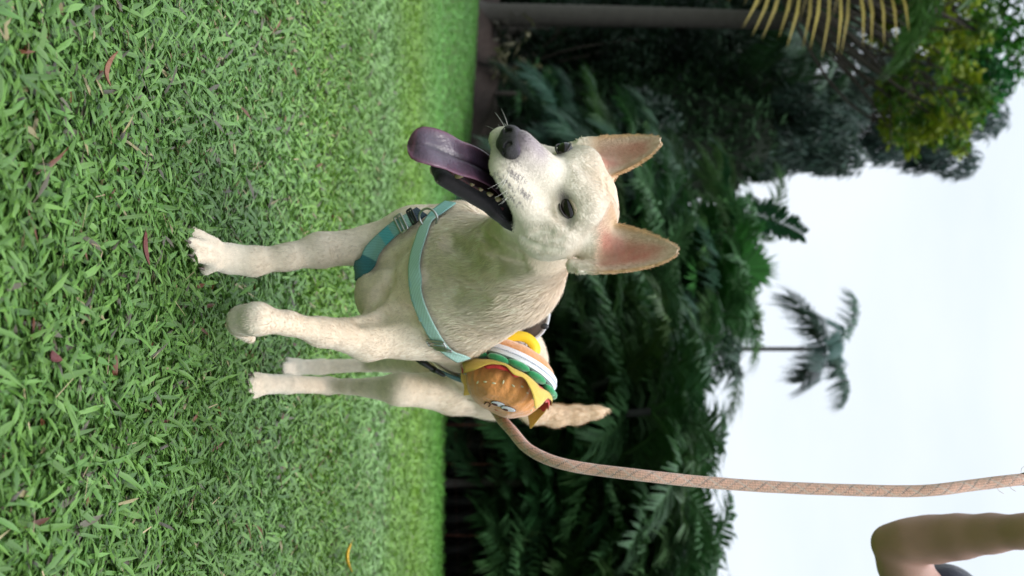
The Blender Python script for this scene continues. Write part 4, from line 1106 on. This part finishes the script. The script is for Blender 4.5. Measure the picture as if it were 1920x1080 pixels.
def palm_proto(key, name, h, nf, L, ll, lw, col, rise=(.2, 1.3), droop=(.4, 1.0), trunk=(.09, .06), stems=1, seed=1, nl=42, vee=.35, hang=.35, spread=.0, sm=None, jit=.12):
    """unit palm: Empty > trunk or stems, crown. origin at the ground"""
    rr = random.Random(seed); e = bpy.data.objects.new(name, None); COL.objects.link(e)
    cr_ = MB(); tr = MB()
    for s_ in range(stems):
        a = 6.28 * s_ / max(1, stems) + rr.random(); off = np.array([math.cos(a), math.sin(a), 0]) * spread * rr.uniform(.3, 1); hh = h * (1 if stems == 1 else rr.uniform(.55, 1.0))
        tz = np.linspace(-.05, hh, 20 if stems == 1 else 8); lean = off * 1.2
        P = np.stack([off[0] + lean[0] * np.clip(tz / hh, 0, 1) ** 1.5, off[1] + lean[1] * np.clip(tz / hh, 0, 1) ** 1.5, tz], -1)
        tr.tube(P, np.interp(tz, [0, hh], trunk) * (1 + .05 * (np.arange(len(tz)) % 2)), 10)
        for k in range(nf):
            a = 2.4 * k + rr.uniform(-.3, .3); q = k / nf
            ri = rise[1] - (rise[1] - rise[0]) * q + rr.uniform(-.12, .12)
            frond(cr_, P[-1] if stems == 1 else P[rr.choice((3, 4, 5, 6, 7, 7, 7))], (math.cos(a), math.sin(a)), L * rr.uniform(.8, 1.1), ri, rr.uniform(*droop), nl, ll * rr.uniform(.85, 1.1), lw, np.asarray(col) * rr.uniform(.7, 1.25) * np.array([rr.uniform(.85, 1.3), 1, rr.uniform(.8, 1.2)]), vee, hang, rr, rr.uniform(-.25, .25), rw=.012 * L, jit=jit)
    tr.build('trunk' if stems == 1 else 'stems', sm or (barkm if stems == 1 else stemm), e, attr=False)
    cr_.build('crown', leafm, e, smooth=False); PROTO[key] = e; e['_h'] = h; e['_used'] = 0; return e
def fan_proto(key, name, h, nl, Rr, col, seed):
    rr = random.Random(seed); e = bpy.data.objects.new(name, None); COL.objects.link(e); cr_ = MB()
    for k in range(nl):
        a = 2.4 * k + rr.uniform(-.3, .3); fan_leaf(cr_, np.array([0, 0, h]), (math.cos(a), math.sin(a)), Rr * rr.uniform(.8, 1.3), Rr, np.asarray(col) * rr.uniform(.7, 1.25), 1.25 - 1.7 * k / nl + rr.uniform(-.1, .1), rr)
    trunk_mesh(h, .06, .05, 8).build('trunk', barkm, e, attr=False); cr_.build('crown', leafm, e, smooth=False); PROTO[key] = e; e['_used'] = 0; return e
def put(key, U, d, sc, label, cat, group, rz=None, tilt=(0, 0), z=0):
    """stand a plant d metres away, U photo pixels from the photo's left-hand upright edge"""
    e = PROTO[key]
    if e['_used']: e = copy_tree(PROTO[key])
    PROTO[key]['_used'] = 1
    e.location = ((U - 540) / FPX * d, d, z - .03); e.rotation_euler = (tilt[0], tilt[1], random.uniform(0, 6.28) if rz is None else rz); e.scale = (sc,) * 3
    tag(e, label, cat, group); return e
def Hh(V, d): return CAMH + (V - 930) / FPX * d

G1 = (.036, .098, .032); G2 = (.060, .150, .040); G3 = (.032, .082, .046); G4 = (.055, .110, .070)
palm_proto('areca', 'areca_palm', 1.65, 13, 1.0, .33, .010, G1, rise=(-.35, 1.4), droop=(.1, .8), trunk=(.035, .025), stems=6, seed=3, nl=46, spread=.42)
palm_proto('areca2', 'areca_palm', 1.6, 12, 1.05, .36, .011, (.042, .100, .032), rise=(-.4, 1.4), droop=(.3, 1.0), trunk=(.035, .025), stems=7, seed=9, nl=44, spread=.5)
palm_proto('feather', 'feather_palm', 3.0, 15, 1.7, .62, .013, G3, rise=(-.5, 1.35), droop=(.6, 1.2), trunk=(.11, .08), seed=5, nl=84, hang=.55)
palm_proto('feather2', 'feather_palm', 3.0, 13, 1.6, .55, .012, (.05, .130, .035), rise=(-.2, 1.35), droop=(.3, 1.0), trunk=(.10, .07), seed=15, nl=80, hang=.3)
fan_proto('fan', 'fan_palm', 1.3, 16, .55, (.035, .10, .035), 4)
fan_proto('fan_tall', 'fan_palm', 3.0, 16, .55, (.045, .17, .035), 14)
# tall slender palm standing far behind against the sky
palm_proto('tall', 'slender_palm', 10.0, 8, 1.9, .85, .022, (.045, .095, .070), rise=(-.5, 1.3), droop=(.5, 1.2), trunk=(.085, .06), seed=31, nl=70, hang=.8, jit=.18)
putl = []
L_ = [
 ('areca', 1065, 9.6, 1.02, 'bushy areca palm standing farthest right behind the rope'), ('areca2', 1000, 10.2, 1.0, 'loose areca palm, second from the right at the lawn edge'),
 ('areca', 930, 9.7, .96, 'areca palm with upright fronds just right of where the rope bends'), ('areca2', 872, 10.4, 1.02, 'areca palm standing behind the middle of the rope'),
 ('areca', 812, 9.9, .98, 'areca palm just right of the tip of the tail'), ('areca2', 748, 10.6, .92, 'areca palm directly behind the tail'),
 ('areca', 1130, 9.3, .9, 'areca palm at the right end of the hedge, cut by the frame'), ('areca2', 1035, 11.8, 1.18, 'taller pale areca palm rising behind the two at the right end'),
 ('areca', 960, 12.0, 1.15, 'tall areca palm behind the rope, its top fronds against the sky'), ('areca2', 895, 12.2, 1.16, 'dense areca palm in the back row right of the tail'),
 ('areca', 835, 12.4, 1.2, 'back row areca palm with yellowish tips over the tail'), ('areca', 700, 11.8, 1.12, 'areca palm in the back row left of the tail')]
for k, U, d, sc, lb in L_: put(k, U, d, sc * 1.38, lb, 'palm', 'areca palms along the lawn edge')
L_ = [
 ('feather', 655, 12.5, 1.0, 'feather palm between the slender palm and the tail', 1370), ('feather2', 590, 12.8, 1.0, 'feather palm with fronds spread under the slender palm', 1430),
 ('feather2', 520, 13.5, 1.05, 'bright green feather palm rising behind the near ear', 1440), ('feather', 455, 14, 1.0, 'dark feather palm right behind the tip of the near ear', 1300),
 ('feather', 390, 14.5, 1.0, 'feather palm standing between the two ears', 1290), ('feather2', 330, 15.5, 1.05, 'grey-green feather palm behind the far ear', 1260),
 ('feather', 262, 18.6, .95, 'arching feather palm above the eye nearest the trees', 1170), ('feather', 560, 15.5, 1.1, 'tall feather palm in the back row beneath the slender palm', 1370),
 ('feather2', 430, 17, 1.1, 'back row feather palm with its crown in the notch of sky', 1360), ('feather', 618, 11.6, .8, 'low dark feather palm behind the back of the dog', 1180),
 ('feather', 480, 12.0, .8, 'low shaded feather palm at the back of the neck', 1120), ('feather2', 500, 15.8, 1.2, 'feather palm whose top frond stands up against the sky', 1440)]
for k, U, d, sc, lb, Vc in L_:
    e = put(k, U, d, sc, lb, 'palm', 'feather palms behind the dog')
    hw = Hh(Vc - 130, d); e.scale = (sc, sc, sc)
    e.location.z = -.03 - max(0, 3.0 * sc - hw) if 3.0 * sc > hw else -.03
    if hw > 3.0 * sc: e.scale = (sc, sc, hw / 3.0)
for k, U, d, sc, lb in (('fan', 175, 22.5, .9, 'dark fan palm low at the edge of the soil bed on the left'), ('fan', 905, 9.2, .62, 'small fan palm in the shade behind the rope'), ('fan', 760, 9.4, .5, 'low fan palm in the dark gap below the tail'),
                        ('fan', 1010, 13.2, 1.5, 'broad fan palm high in the hedge on the right'), ('fan', 470, 13, 1.5, 'large fan palm behind the near ear'), ('fan_tall', 505, 12.8, 1.0, 'bright green fan palm holding its leaves up against the sky')):
    put(k, U, d, sc, lb, 'palm', 'fan palms in the planting')
tp = put('tall', 655, 30, 1.0, 'slender tall palm with a sparse ragged crown alone against the white sky', 'palm', None, rz=1.1)
tp.scale = (1, 1, (Hh(1545, 30)) / 10.0)

# wide leaf like a banana leaf
def leafcloud(mb, cens, rads, n, sz, col, rr, asp=.45, hangv=0.0, shell=.5, flat=.3):
    g = np.random.default_rng(rr.randint(0, 10 ** 6)); w = np.array([r[0] * r[1] * r[2] for r in rads]) ** .67; w /= w.sum()
    k = g.choice(len(cens), n, p=w); v = g.normal(size=(n, 3)); v /= np.linalg.norm(v, axis=1)[:, None]
    P = np.asarray(cens)[k] + v * (g.random((n, 1)) ** (1 / 3) * (1 - shell) + shell * g.uniform(.75, 1.1, (n, 1))) * np.asarray(rads)[k]
    d = g.normal(size=(n, 3)) * np.array([1, 1, 1 - flat]) + v * .4; d[:, 2] -= hangv * 2.2; d /= np.linalg.norm(d, axis=1)[:, None]
    s = np.cross(d, g.normal(size=(n, 3)) + np.array([0, 0, 1.5])); s /= np.linalg.norm(s, axis=1)[:, None] + 1e-9
    L = sz * g.uniform(.6, 1.3, (n, 1)); W = L * asp
    nb = np.cross(d, s)
    V = np.stack([P, P + d * L * .45 + s * W * .5 + nb * L * .06, P + d * L, P + d * L * .45 - s * W * .5 + nb * L * .06], 1).reshape(-1, 3)
    b = (np.arange(n) * 4)[:, None]; shade = g.uniform(.6, 1.4, (n, 1)) * (1 + .35 * vnoise(P, 1.4, 3)[:, None])
    colv = np.asarray(col) * np.where((vnoise(P, 2.6, 12)[:, None] > .15) & (max(col) > .15), np.array([[.35, .62, 1.2]]), 1.0)
    mb.add(V, b + np.array([0, 1, 2, 3]), np.clip(np.repeat(colv * shade * (1 + g.normal(0, .06, (n, 3))), 4, 0), 0, 1))
def limb(mb, a, b, r0, r1, rr, depth, tips):
    mid = (np.asarray(a) + b) / 2 + np.array([rr.uniform(-1, 1), rr.uniform(-1, 1), rr.uniform(-.4, .6)]) * np.linalg.norm(np.asarray(b) - a) * .12
    mb.tube(smooth_path([a, mid, b], 8), np.linspace(r0, r1, 8), 7 if depth > 1 else 5)
    if depth == 0: tips.append(np.asarray(b)); return
    d = np.asarray(b) - a; L = np.linalg.norm(d)
    for k in range(3):
        v = unit(unit(d) + np.array([rr.uniform(-1, 1), rr.uniform(-1, 1), rr.uniform(-.5, .7)]) * .85); limb(mb, b, b + v * L * rr.uniform(.5, .8), r1, r1 * .5, rr, depth - 1, tips)
def tree(name, U, d, Vt, crown, ncl, nleaf, sz, col, label, group, seed, asp=.45, hangv=0, base_r=.18, crad=.28, shell=.3, X=None):
    """crown = (U0, U1, V0, V1, depth): the box of the crown as seen, in photo pixels"""
    rr = random.Random(seed); x = (U - 540) / FPX * d if X is None else X; e = empty(name, (x, d, -.03), label, 'tree', group)
    h = Hh(crown[2], d); tb_ = MB(); tips = []
    c0 = np.array([((crown[0] + crown[1]) / 2 - 540) / FPX * d - x, 0, Hh((crown[2] + crown[3]) / 2, d)])
    rx = (crown[1] - crown[0]) / 2 / FPX * d; rz = (crown[3] - crown[2]) / 2 / FPX * d; ry = crown[4]
    fork = np.array([c0[0] * .4, 0, h * .75]); tb_.tube(smooth_path([np.array([0, 0, -.1]), np.array([c0[0] * .1, .05, h * .4]), fork], 12), np.linspace(base_r, base_r * .6, 12), 12)
    cens, rads = [], []
    for k in range(ncl):
        v = np.array([rr.uniform(-1, 1), rr.uniform(-1, 1), rr.uniform(-1, 1)]); v = v / max(1, np.linalg.norm(v)) 
        c = c0 + v * np.array([rx, ry, rz]) * .85; cens.append(c); q = rr.uniform(.6, 1.3) * crad; rads.append(np.array([rx, ry, rz * 1.0]) * q)
        if k % 2 == 0: limb(tb_, fork, c, base_r * .35, .02, rr, 0, tips)
        if k % 3 == 0:
            m2 = fork * .3 + c * .7; tb_.tube(smooth_path([m2, (m2 + c0) / 2 + v * .3, c + v * rx * .15], 6), np.linspace(.04, .01, 6), 5)
    lb = MB(); leafcloud(lb, cens, rads, nleaf, sz, col, rr, asp, hangv, shell)
    tb_.build('trunk', m_bark, own_parent(e), attr=False); lb.build('crown', leafm2, own_parent(e), smooth=False); fix_local(e)
    return e
_pend = []
def own_parent(e): return None
def fix_local(e):
    for o in list(COL.objects)[-2:]: o.parent = e
leafm2 = mat('tree_leaf', attr=True, rough=.55, spec=.3, trans=.25)
DG = (.016, .040, .022); DG2 = (.022, .050, .034)
tree('weeping_tree', 60, 30, 0, (-120, 300, 1330, 1660, 2.6), 34, 26000, .34, DG, 'dark weeping tree with dense hanging foliage above the left palm trunk', 'tall trees at the left', 2, .16, .9, .28, .30)
tree('weeping_tree', 290, 25.5, 0, (170, 345, 1300, 1640, 1.8), 22, 13000, .32, DG2, 'narrow dark weeping tree, rightmost of the tall trees, against the sky', 'tall trees at the left', 6, .16, .9, .2, .34)
tree('weeping_tree', 150, 33, 0, (70, 330, 1600, 1915, 2.2), 34, 15000, .38, (.026, .062, .048), 'blue-green weeping tree top showing behind the yellow-green tree', 'tall trees at the left', 12, .15, 1.0, .26, .26)
tree('broadleaf_tree', -110, 17, 0, (-160, 335, 1650, 1860, 1.5), 90, 6200, .15, (.20, .26, .015), 'yellow-green broadleaf tree reaching in from the upper left', 'tall trees at the left', 8, .5, .15, .10, .125, .2)
tree('broadleaf_tree', -190, 20, 0, (-300, 215, 1780, 2050, 2.0), 46, 9000, .20, (.045, .17, .018), 'fresh green leafy tree in the very top left corner', 'tall trees at the left', 14, .5, .2, .12, .2, .2)
tree('understorey_tree', 120, 28.5, 0, (-60, 330, 1000, 1400, 2.0), 36, 17000, .22, (.020, .042, .024), 'dark understorey tree with mixed grey-green leaves behind the left palm trunk', 'understorey trees', 16, .35, .3, .16, .3)
tree('understorey_tree', 330, 19.5, 0, (200, 450, 1000, 1330, 1.6), 26, 11000, .18, (.018, .045, .024), 'dark leafy tree in the gap behind the face', 'understorey trees', 19, .4, .3, .12, .32)
tree('understorey_tree', 560, 14.6, 0, (430, 700, 1000, 1330, 1.4), 26, 10000, .15, (.017, .045, .022), 'dark leafy tree behind the back of the dog', 'understorey trees', 23, .4, .3, .10, .32)
tree('understorey_tree', 860, 13.0, 0, (700, 1010, 980, 1290, 1.4), 28, 10000, .13, (.022, .060, .022), 'dark leafy tree filling the hedge behind the rope', 'understorey trees', 29, .4, .3, .10, .32)
tree('understorey_tree', 1080, 12.8, 0, (960, 1240, 980, 1290, 1.4), 26, 8500, .13, (.020, .052, .020), 'dark leafy tree at the far right of the hedge', 'understorey trees', 33, .4, .3, .10, .32)
# royal palm trunk at the left with its base in the bed
rp = empty('royal_palm', ((28 - 540) / FPX * 25.3, 25.3, -.03), 'tall palm with a thick pale grey trunk at the left edge of the lawn', 'palm')
tm_ = trunk_mesh(8.4, .29, .22, 30, (.14, 0)); tm_.build('trunk', barkm, rp, attr=False)
cw = MB(); rr = random.Random(44)
for k in range(13):
    a = 2.4 * k; frond(cw, np.array([.14, 0, 8.3]), (math.cos(a), math.sin(a)), 2.6, 1.3 - k * .13, .9, 46, .7, .03, (.03, .07, .03), .3, .5, rr, 0, rw=.03)
cw.build('crown', leafm, rp, smooth=False)
# nearer palm just outside the left edge, old yellowing fronds hanging into view
np_ = empty('feather_palm', ((-190 - 540) / FPX * 12.5, 12.5, -.03), 'palm cut by the left edge with yellowing fronds hanging in front of the dark trees', 'palm', 'feather palms behind the dog')
trunk_mesh(5.6, .14, .11, 22, (.25, 0)).build('trunk', barkm, np_, attr=False)
cw = MB()
for k in range(9):
    a = 2.4 * k + 2.2; frond(cw, np.array([.25, 0, 5.55]), (math.cos(a), math.sin(a)), 2.0, 1.3 - k * .1, .8, 46, .55, .03, (.05, .11, .03), .3, .4, rr, 0, rw=.02)
def hanging(mb, P0, P1, n, ln, col, rr):
    P0, P1 = np.asarray(P0, float), np.asarray(P1, float); mb.tube(smooth_path([P0, (P0 + P1) / 2 + np.array([-.06, 0, .0]), P1], 10), np.linspace(.02, .008, 10), 6, np.asarray(col) * .8)
    for k in range(n):
        t = k / (n - 1); c = P0 * (1 - t) + P1 * t
        for s_ in (1, -1):
            d = unit([s_ * 1.0, rr.uniform(-.35, .15), (-.38 + .75 * (1 - t)) * .7 + rr.uniform(-.05, .05) - .1]); L = ln * (.75 + .35 * math.sin(math.pi * (t * .8 + .15))) * rr.uniform(.9, 1.05); w = np.array([0, .3, 1.]) * .021
            m_ = c + d * L * .5 + np.array([0, -.02, .01]); q = c + d * L - np.array([0, 0, .03]); cc = np.asarray(col) * rr.uniform(.75, 1.25)
            mb.add([c - w * .5, c + w * .5, m_ + w, m_ - w, q], [[0, 1, 2, 3]], cc); mb.add([m_ - w, m_ + w, q], [[0, 1, 2]], cc * .95)
lx = lambda U, V, d=12.2: np.array([(U - 540) / FPX * d, d - 12.5, Hh(V, d)]) - np.array([(-190 - 540) / FPX * 12.5, 0, 0])
hanging(cw, lx(-45, 1690), lx(-40, 1440), 15, .86, (.30, .24, .06), random.Random(3))
hanging(cw, lx(-95, 1720, 12.6), lx(-75, 1400, 12.6), 13, .75, (.20, .16, .055), random.Random(5))
cw.build('crown', leafm, np_, smooth=False)
# dark undergrowth that closes the view between the stems
def undergrowth():
    path = [(14, 11.0), (10, 11.0), (7.0, 11.2), (4.4, 11.2), (2.2, 11.4), (.9, 12.0), (-.2, 14.6), (-1.7, 19.0), (-4.2, 25.5), (-7.0, 30.5), (-10.5, 35), (-17, 41)]
    P = smooth_path([(x, y, 0) for x, y in path], 150); V = []; rows = 14
    u = 540 + P[:, 0] / P[:, 1] * FPX
    sky_ = np.interp(u, [-200, 0, 300, 340, 420, 560, 680, 760, 900, 1200], [1640, 1620, 1560, 1400, 1290, 1330, 1310, 1280, 1270, 1290])
    n = len(P); g = np.random.default_rng(3)
    for i in range(n):
        h = Hh(sky_[i], P[i, 1]) * .84; T = unit(P[min(i + 1, n - 1)] - P[max(i - 1, 0)]); out = np.array([T[1], -T[0], 0]); 
        if out[1] > 0: out = -out
        for k in range(rows):
            a = math.pi * k / (rows - 1); thick = .75
            V.append(P[i] + out * thick * math.cos(a) * (1 + .2 * math.sin(i * .7 + k)) + np.array([0, 0, -.2 + (h + .1) * max(0.0, math.sin(a)) ** .35 * (1 + .05 * math.sin(i * .9) + .04 * math.sin(i * 2.3))]))
    V = np.array(V); i, j = np.meshgrid(np.arange(n - 1), np.arange(rows - 1), indexing='ij')
    F = np.stack([i * rows + j, (i + 1) * rows + j, (i + 1) * rows + j + 1, i * rows + j + 1], -1).reshape(-1, 4)
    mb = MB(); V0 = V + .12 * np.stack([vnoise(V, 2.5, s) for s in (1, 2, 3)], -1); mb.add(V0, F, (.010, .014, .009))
    a = np.linalg.norm(np.cross(V0[F[:, 1]] - V0[F[:, 0]], V0[F[:, 3]] - V0[F[:, 0]]), axis=1); N_ = 60000
    fi = g.choice(len(F), N_, p=a / a.sum()); uu, vv = g.random((2, N_, 1)); q = V0[F[fi]]; C0 = (q[:, 0] * (1 - uu) + q[:, 1] * uu) * (1 - vv) + (q[:, 3] * (1 - uu) + q[:, 2] * uu) * vv
    d = g.normal(size=(N_, 3)); d[:, 2] -= .3; d[:, 1] -= .6; d /= np.linalg.norm(d, axis=1)[:, None]; s = np.cross(d, g.normal(size=(N_, 3))); s /= np.linalg.norm(s, axis=1)[:, None]
    L = g.uniform(.06, .22, (N_, 1)) * (C0[:, 1:2] / 14); W = L * .16; C0 = C0 + d * g.uniform(0, .25, (N_, 1))
    VV = np.stack([C0, C0 + d * L * .5 + s * W, C0 + d * L, C0 + d * L * .5 - s * W], 1).reshape(-1, 3); b = (np.arange(N_) * 4)[:, None]
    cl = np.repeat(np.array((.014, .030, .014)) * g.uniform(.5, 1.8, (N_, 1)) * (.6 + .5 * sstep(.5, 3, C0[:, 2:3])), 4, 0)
    mb.add(VV, b + np.array([0, 1, 2, 3]), cl)
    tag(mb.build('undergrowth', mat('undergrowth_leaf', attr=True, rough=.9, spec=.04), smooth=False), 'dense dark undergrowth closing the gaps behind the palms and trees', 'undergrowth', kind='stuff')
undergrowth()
# wire fence with thin rusty posts in the shade
fe = empty('wire_fence', (0, 9.15, -.03), 'low wire fence with thin rusty posts in the shade of the hedge', 'fence')
rust = mat('rusty_metal', (.16, .045, .022), rough=.85, noise=(30, .2, (.06, .025, .018)))
FX = [-.15, .55, 1.25, 1.61, 2.27, 3.0, 3.75, 4.6]
for x in FX:
    b = MB(); b.tube([np.array([x - .0, .02 * math.sin(x * 9), -.1]), np.array([x + .01, 0, .42]), np.array([x, 0, .50])], [.008, .008, .006], 8); b.build('post', rust, fe, attr=False)
for z in (.12, .24, .36, .46):
    b = MB(); b.tube([np.array([x, -.011 + 0 * x, z - .012 * math.sin((x + 1) * 3)]) for x in np.linspace(-.2, 4.7, 40)], .0014, 4); b.build('wire', rust, fe, attr=False)
# pale shrubs with long leaves in the shadow below the trees
def shrub(U, d, h, n, col, label, seed, ll=.28, lw=.035):
    rr = random.Random(seed); e = empty('leafy_shrub', ((U - 540) / FPX * d, d, -.03), label, 'shrub', 'shrubs in the shade of the hedge'); st = MB(); lf = MB()
    for k in range(n):
        a = rr.uniform(0, 6.28); top = np.array([math.cos(a) * h * .45, math.sin(a) * h * .45, h * rr.uniform(.6, 1.0)]); P = smooth_path([np.zeros(3), top * np.array([.3, .3, .5]), top], 8); st.tube(P, np.linspace(.010, .005, 8), 5)
        for q in range(7):
            c = P[3 + q % 5]; d_ = unit([rr.gauss(0, 1), rr.gauss(0, 1), rr.uniform(-.5, .5)]); s = unit(np.cross(d_, [0, 0, 1])) * lw * rr.uniform(.6, 1.2); L = ll * rr.uniform(.6, 1.2)
            lf.add([c, c + d_ * L * .4 + s, c + d_ * L - np.array([0, 0, L * .35]), c + d_ * L * .4 - s], [[0, 1, 2, 3]], np.asarray(col) * rr.uniform(.6, 1.4))
    st.build('stems', stemm, None, attr=False); lf.build('leaves', leafm, None, smooth=False); fix_local(e)
shrub(118, 21.6, 1.75, 10, (.16, .15, .08), 'pale dry-leaved shrub at the back edge of the lawn on the left', 3, .42, .05)
shrub(62, 25, 1.5, 8, (.06, .055, .04), 'dull brown shrub beside the thick palm trunk', 5, .4, .05)
shrub(240, 19.2, 1.1, 8, (.07, .11, .08), 'grey-green shrub just above the nose', 7, .3, .03)
shrub(840, 9.5, 1.0, 8, (.10, .11, .075), 'lanky shrub with pale drooping leaves behind the bend of the rope', 9, .20, .02)
shrub(905, 9.8, 1.5, 10, (.11, .13, .10), 'lanky shrub with long grey-green leaves right of the rope', 11, .22, .022)
shrub(1000, 9.6, 1.1, 8, (.08, .10, .07), 'lanky dim shrub low on the far right', 13, .20, .02)
shrub(700, 9.4, .9, 8, (.05, .07, .045), 'small dark shrub under the belly of the tail', 15, .2, .025)
# broad dark banana leaves against the sky
bn = empty('banana_plant', ((392 - 540) / FPX * 15, 15, -.03), 'banana plant with a torn dark leaf raised into the notch of sky', 'plant')
st = MB(); H0 = Hh(1330, 15); st.tube(smooth_path([[0, 0, -.05], [.02, 0, H0 * .5], [0, 0, H0]], 10), np.linspace(.10, .06, 10), 10); st.build('stem', stemm, None, attr=False)
lf = MB(); rr = random.Random(6)
for az, ri, dr, L, cu in ((-1.4, 1.35, -.7, 1.45, -.45), (1.7, 1.2, .2, 1.2, .3), (3.6, .7, 1.0, 1.2, 0), (-1.0, .9, .8, 1.2, .3), (.6, .6, 1.0, 1.2, 0)):
    frond(lf, np.array([0, 0, H0]), (math.cos(az), math.sin(az)), L, ri, dr, 24, .34, .034, (.014, .055, .022), .1, .12, rr, cu, rw=.022, tipw=4, jit=.05)
lf.build('leaves', leafm, None, smooth=False); fix_local(bn)
for o in COL.objects:
    for k in ('_h', '_used'):
        if k in o: del o[k]
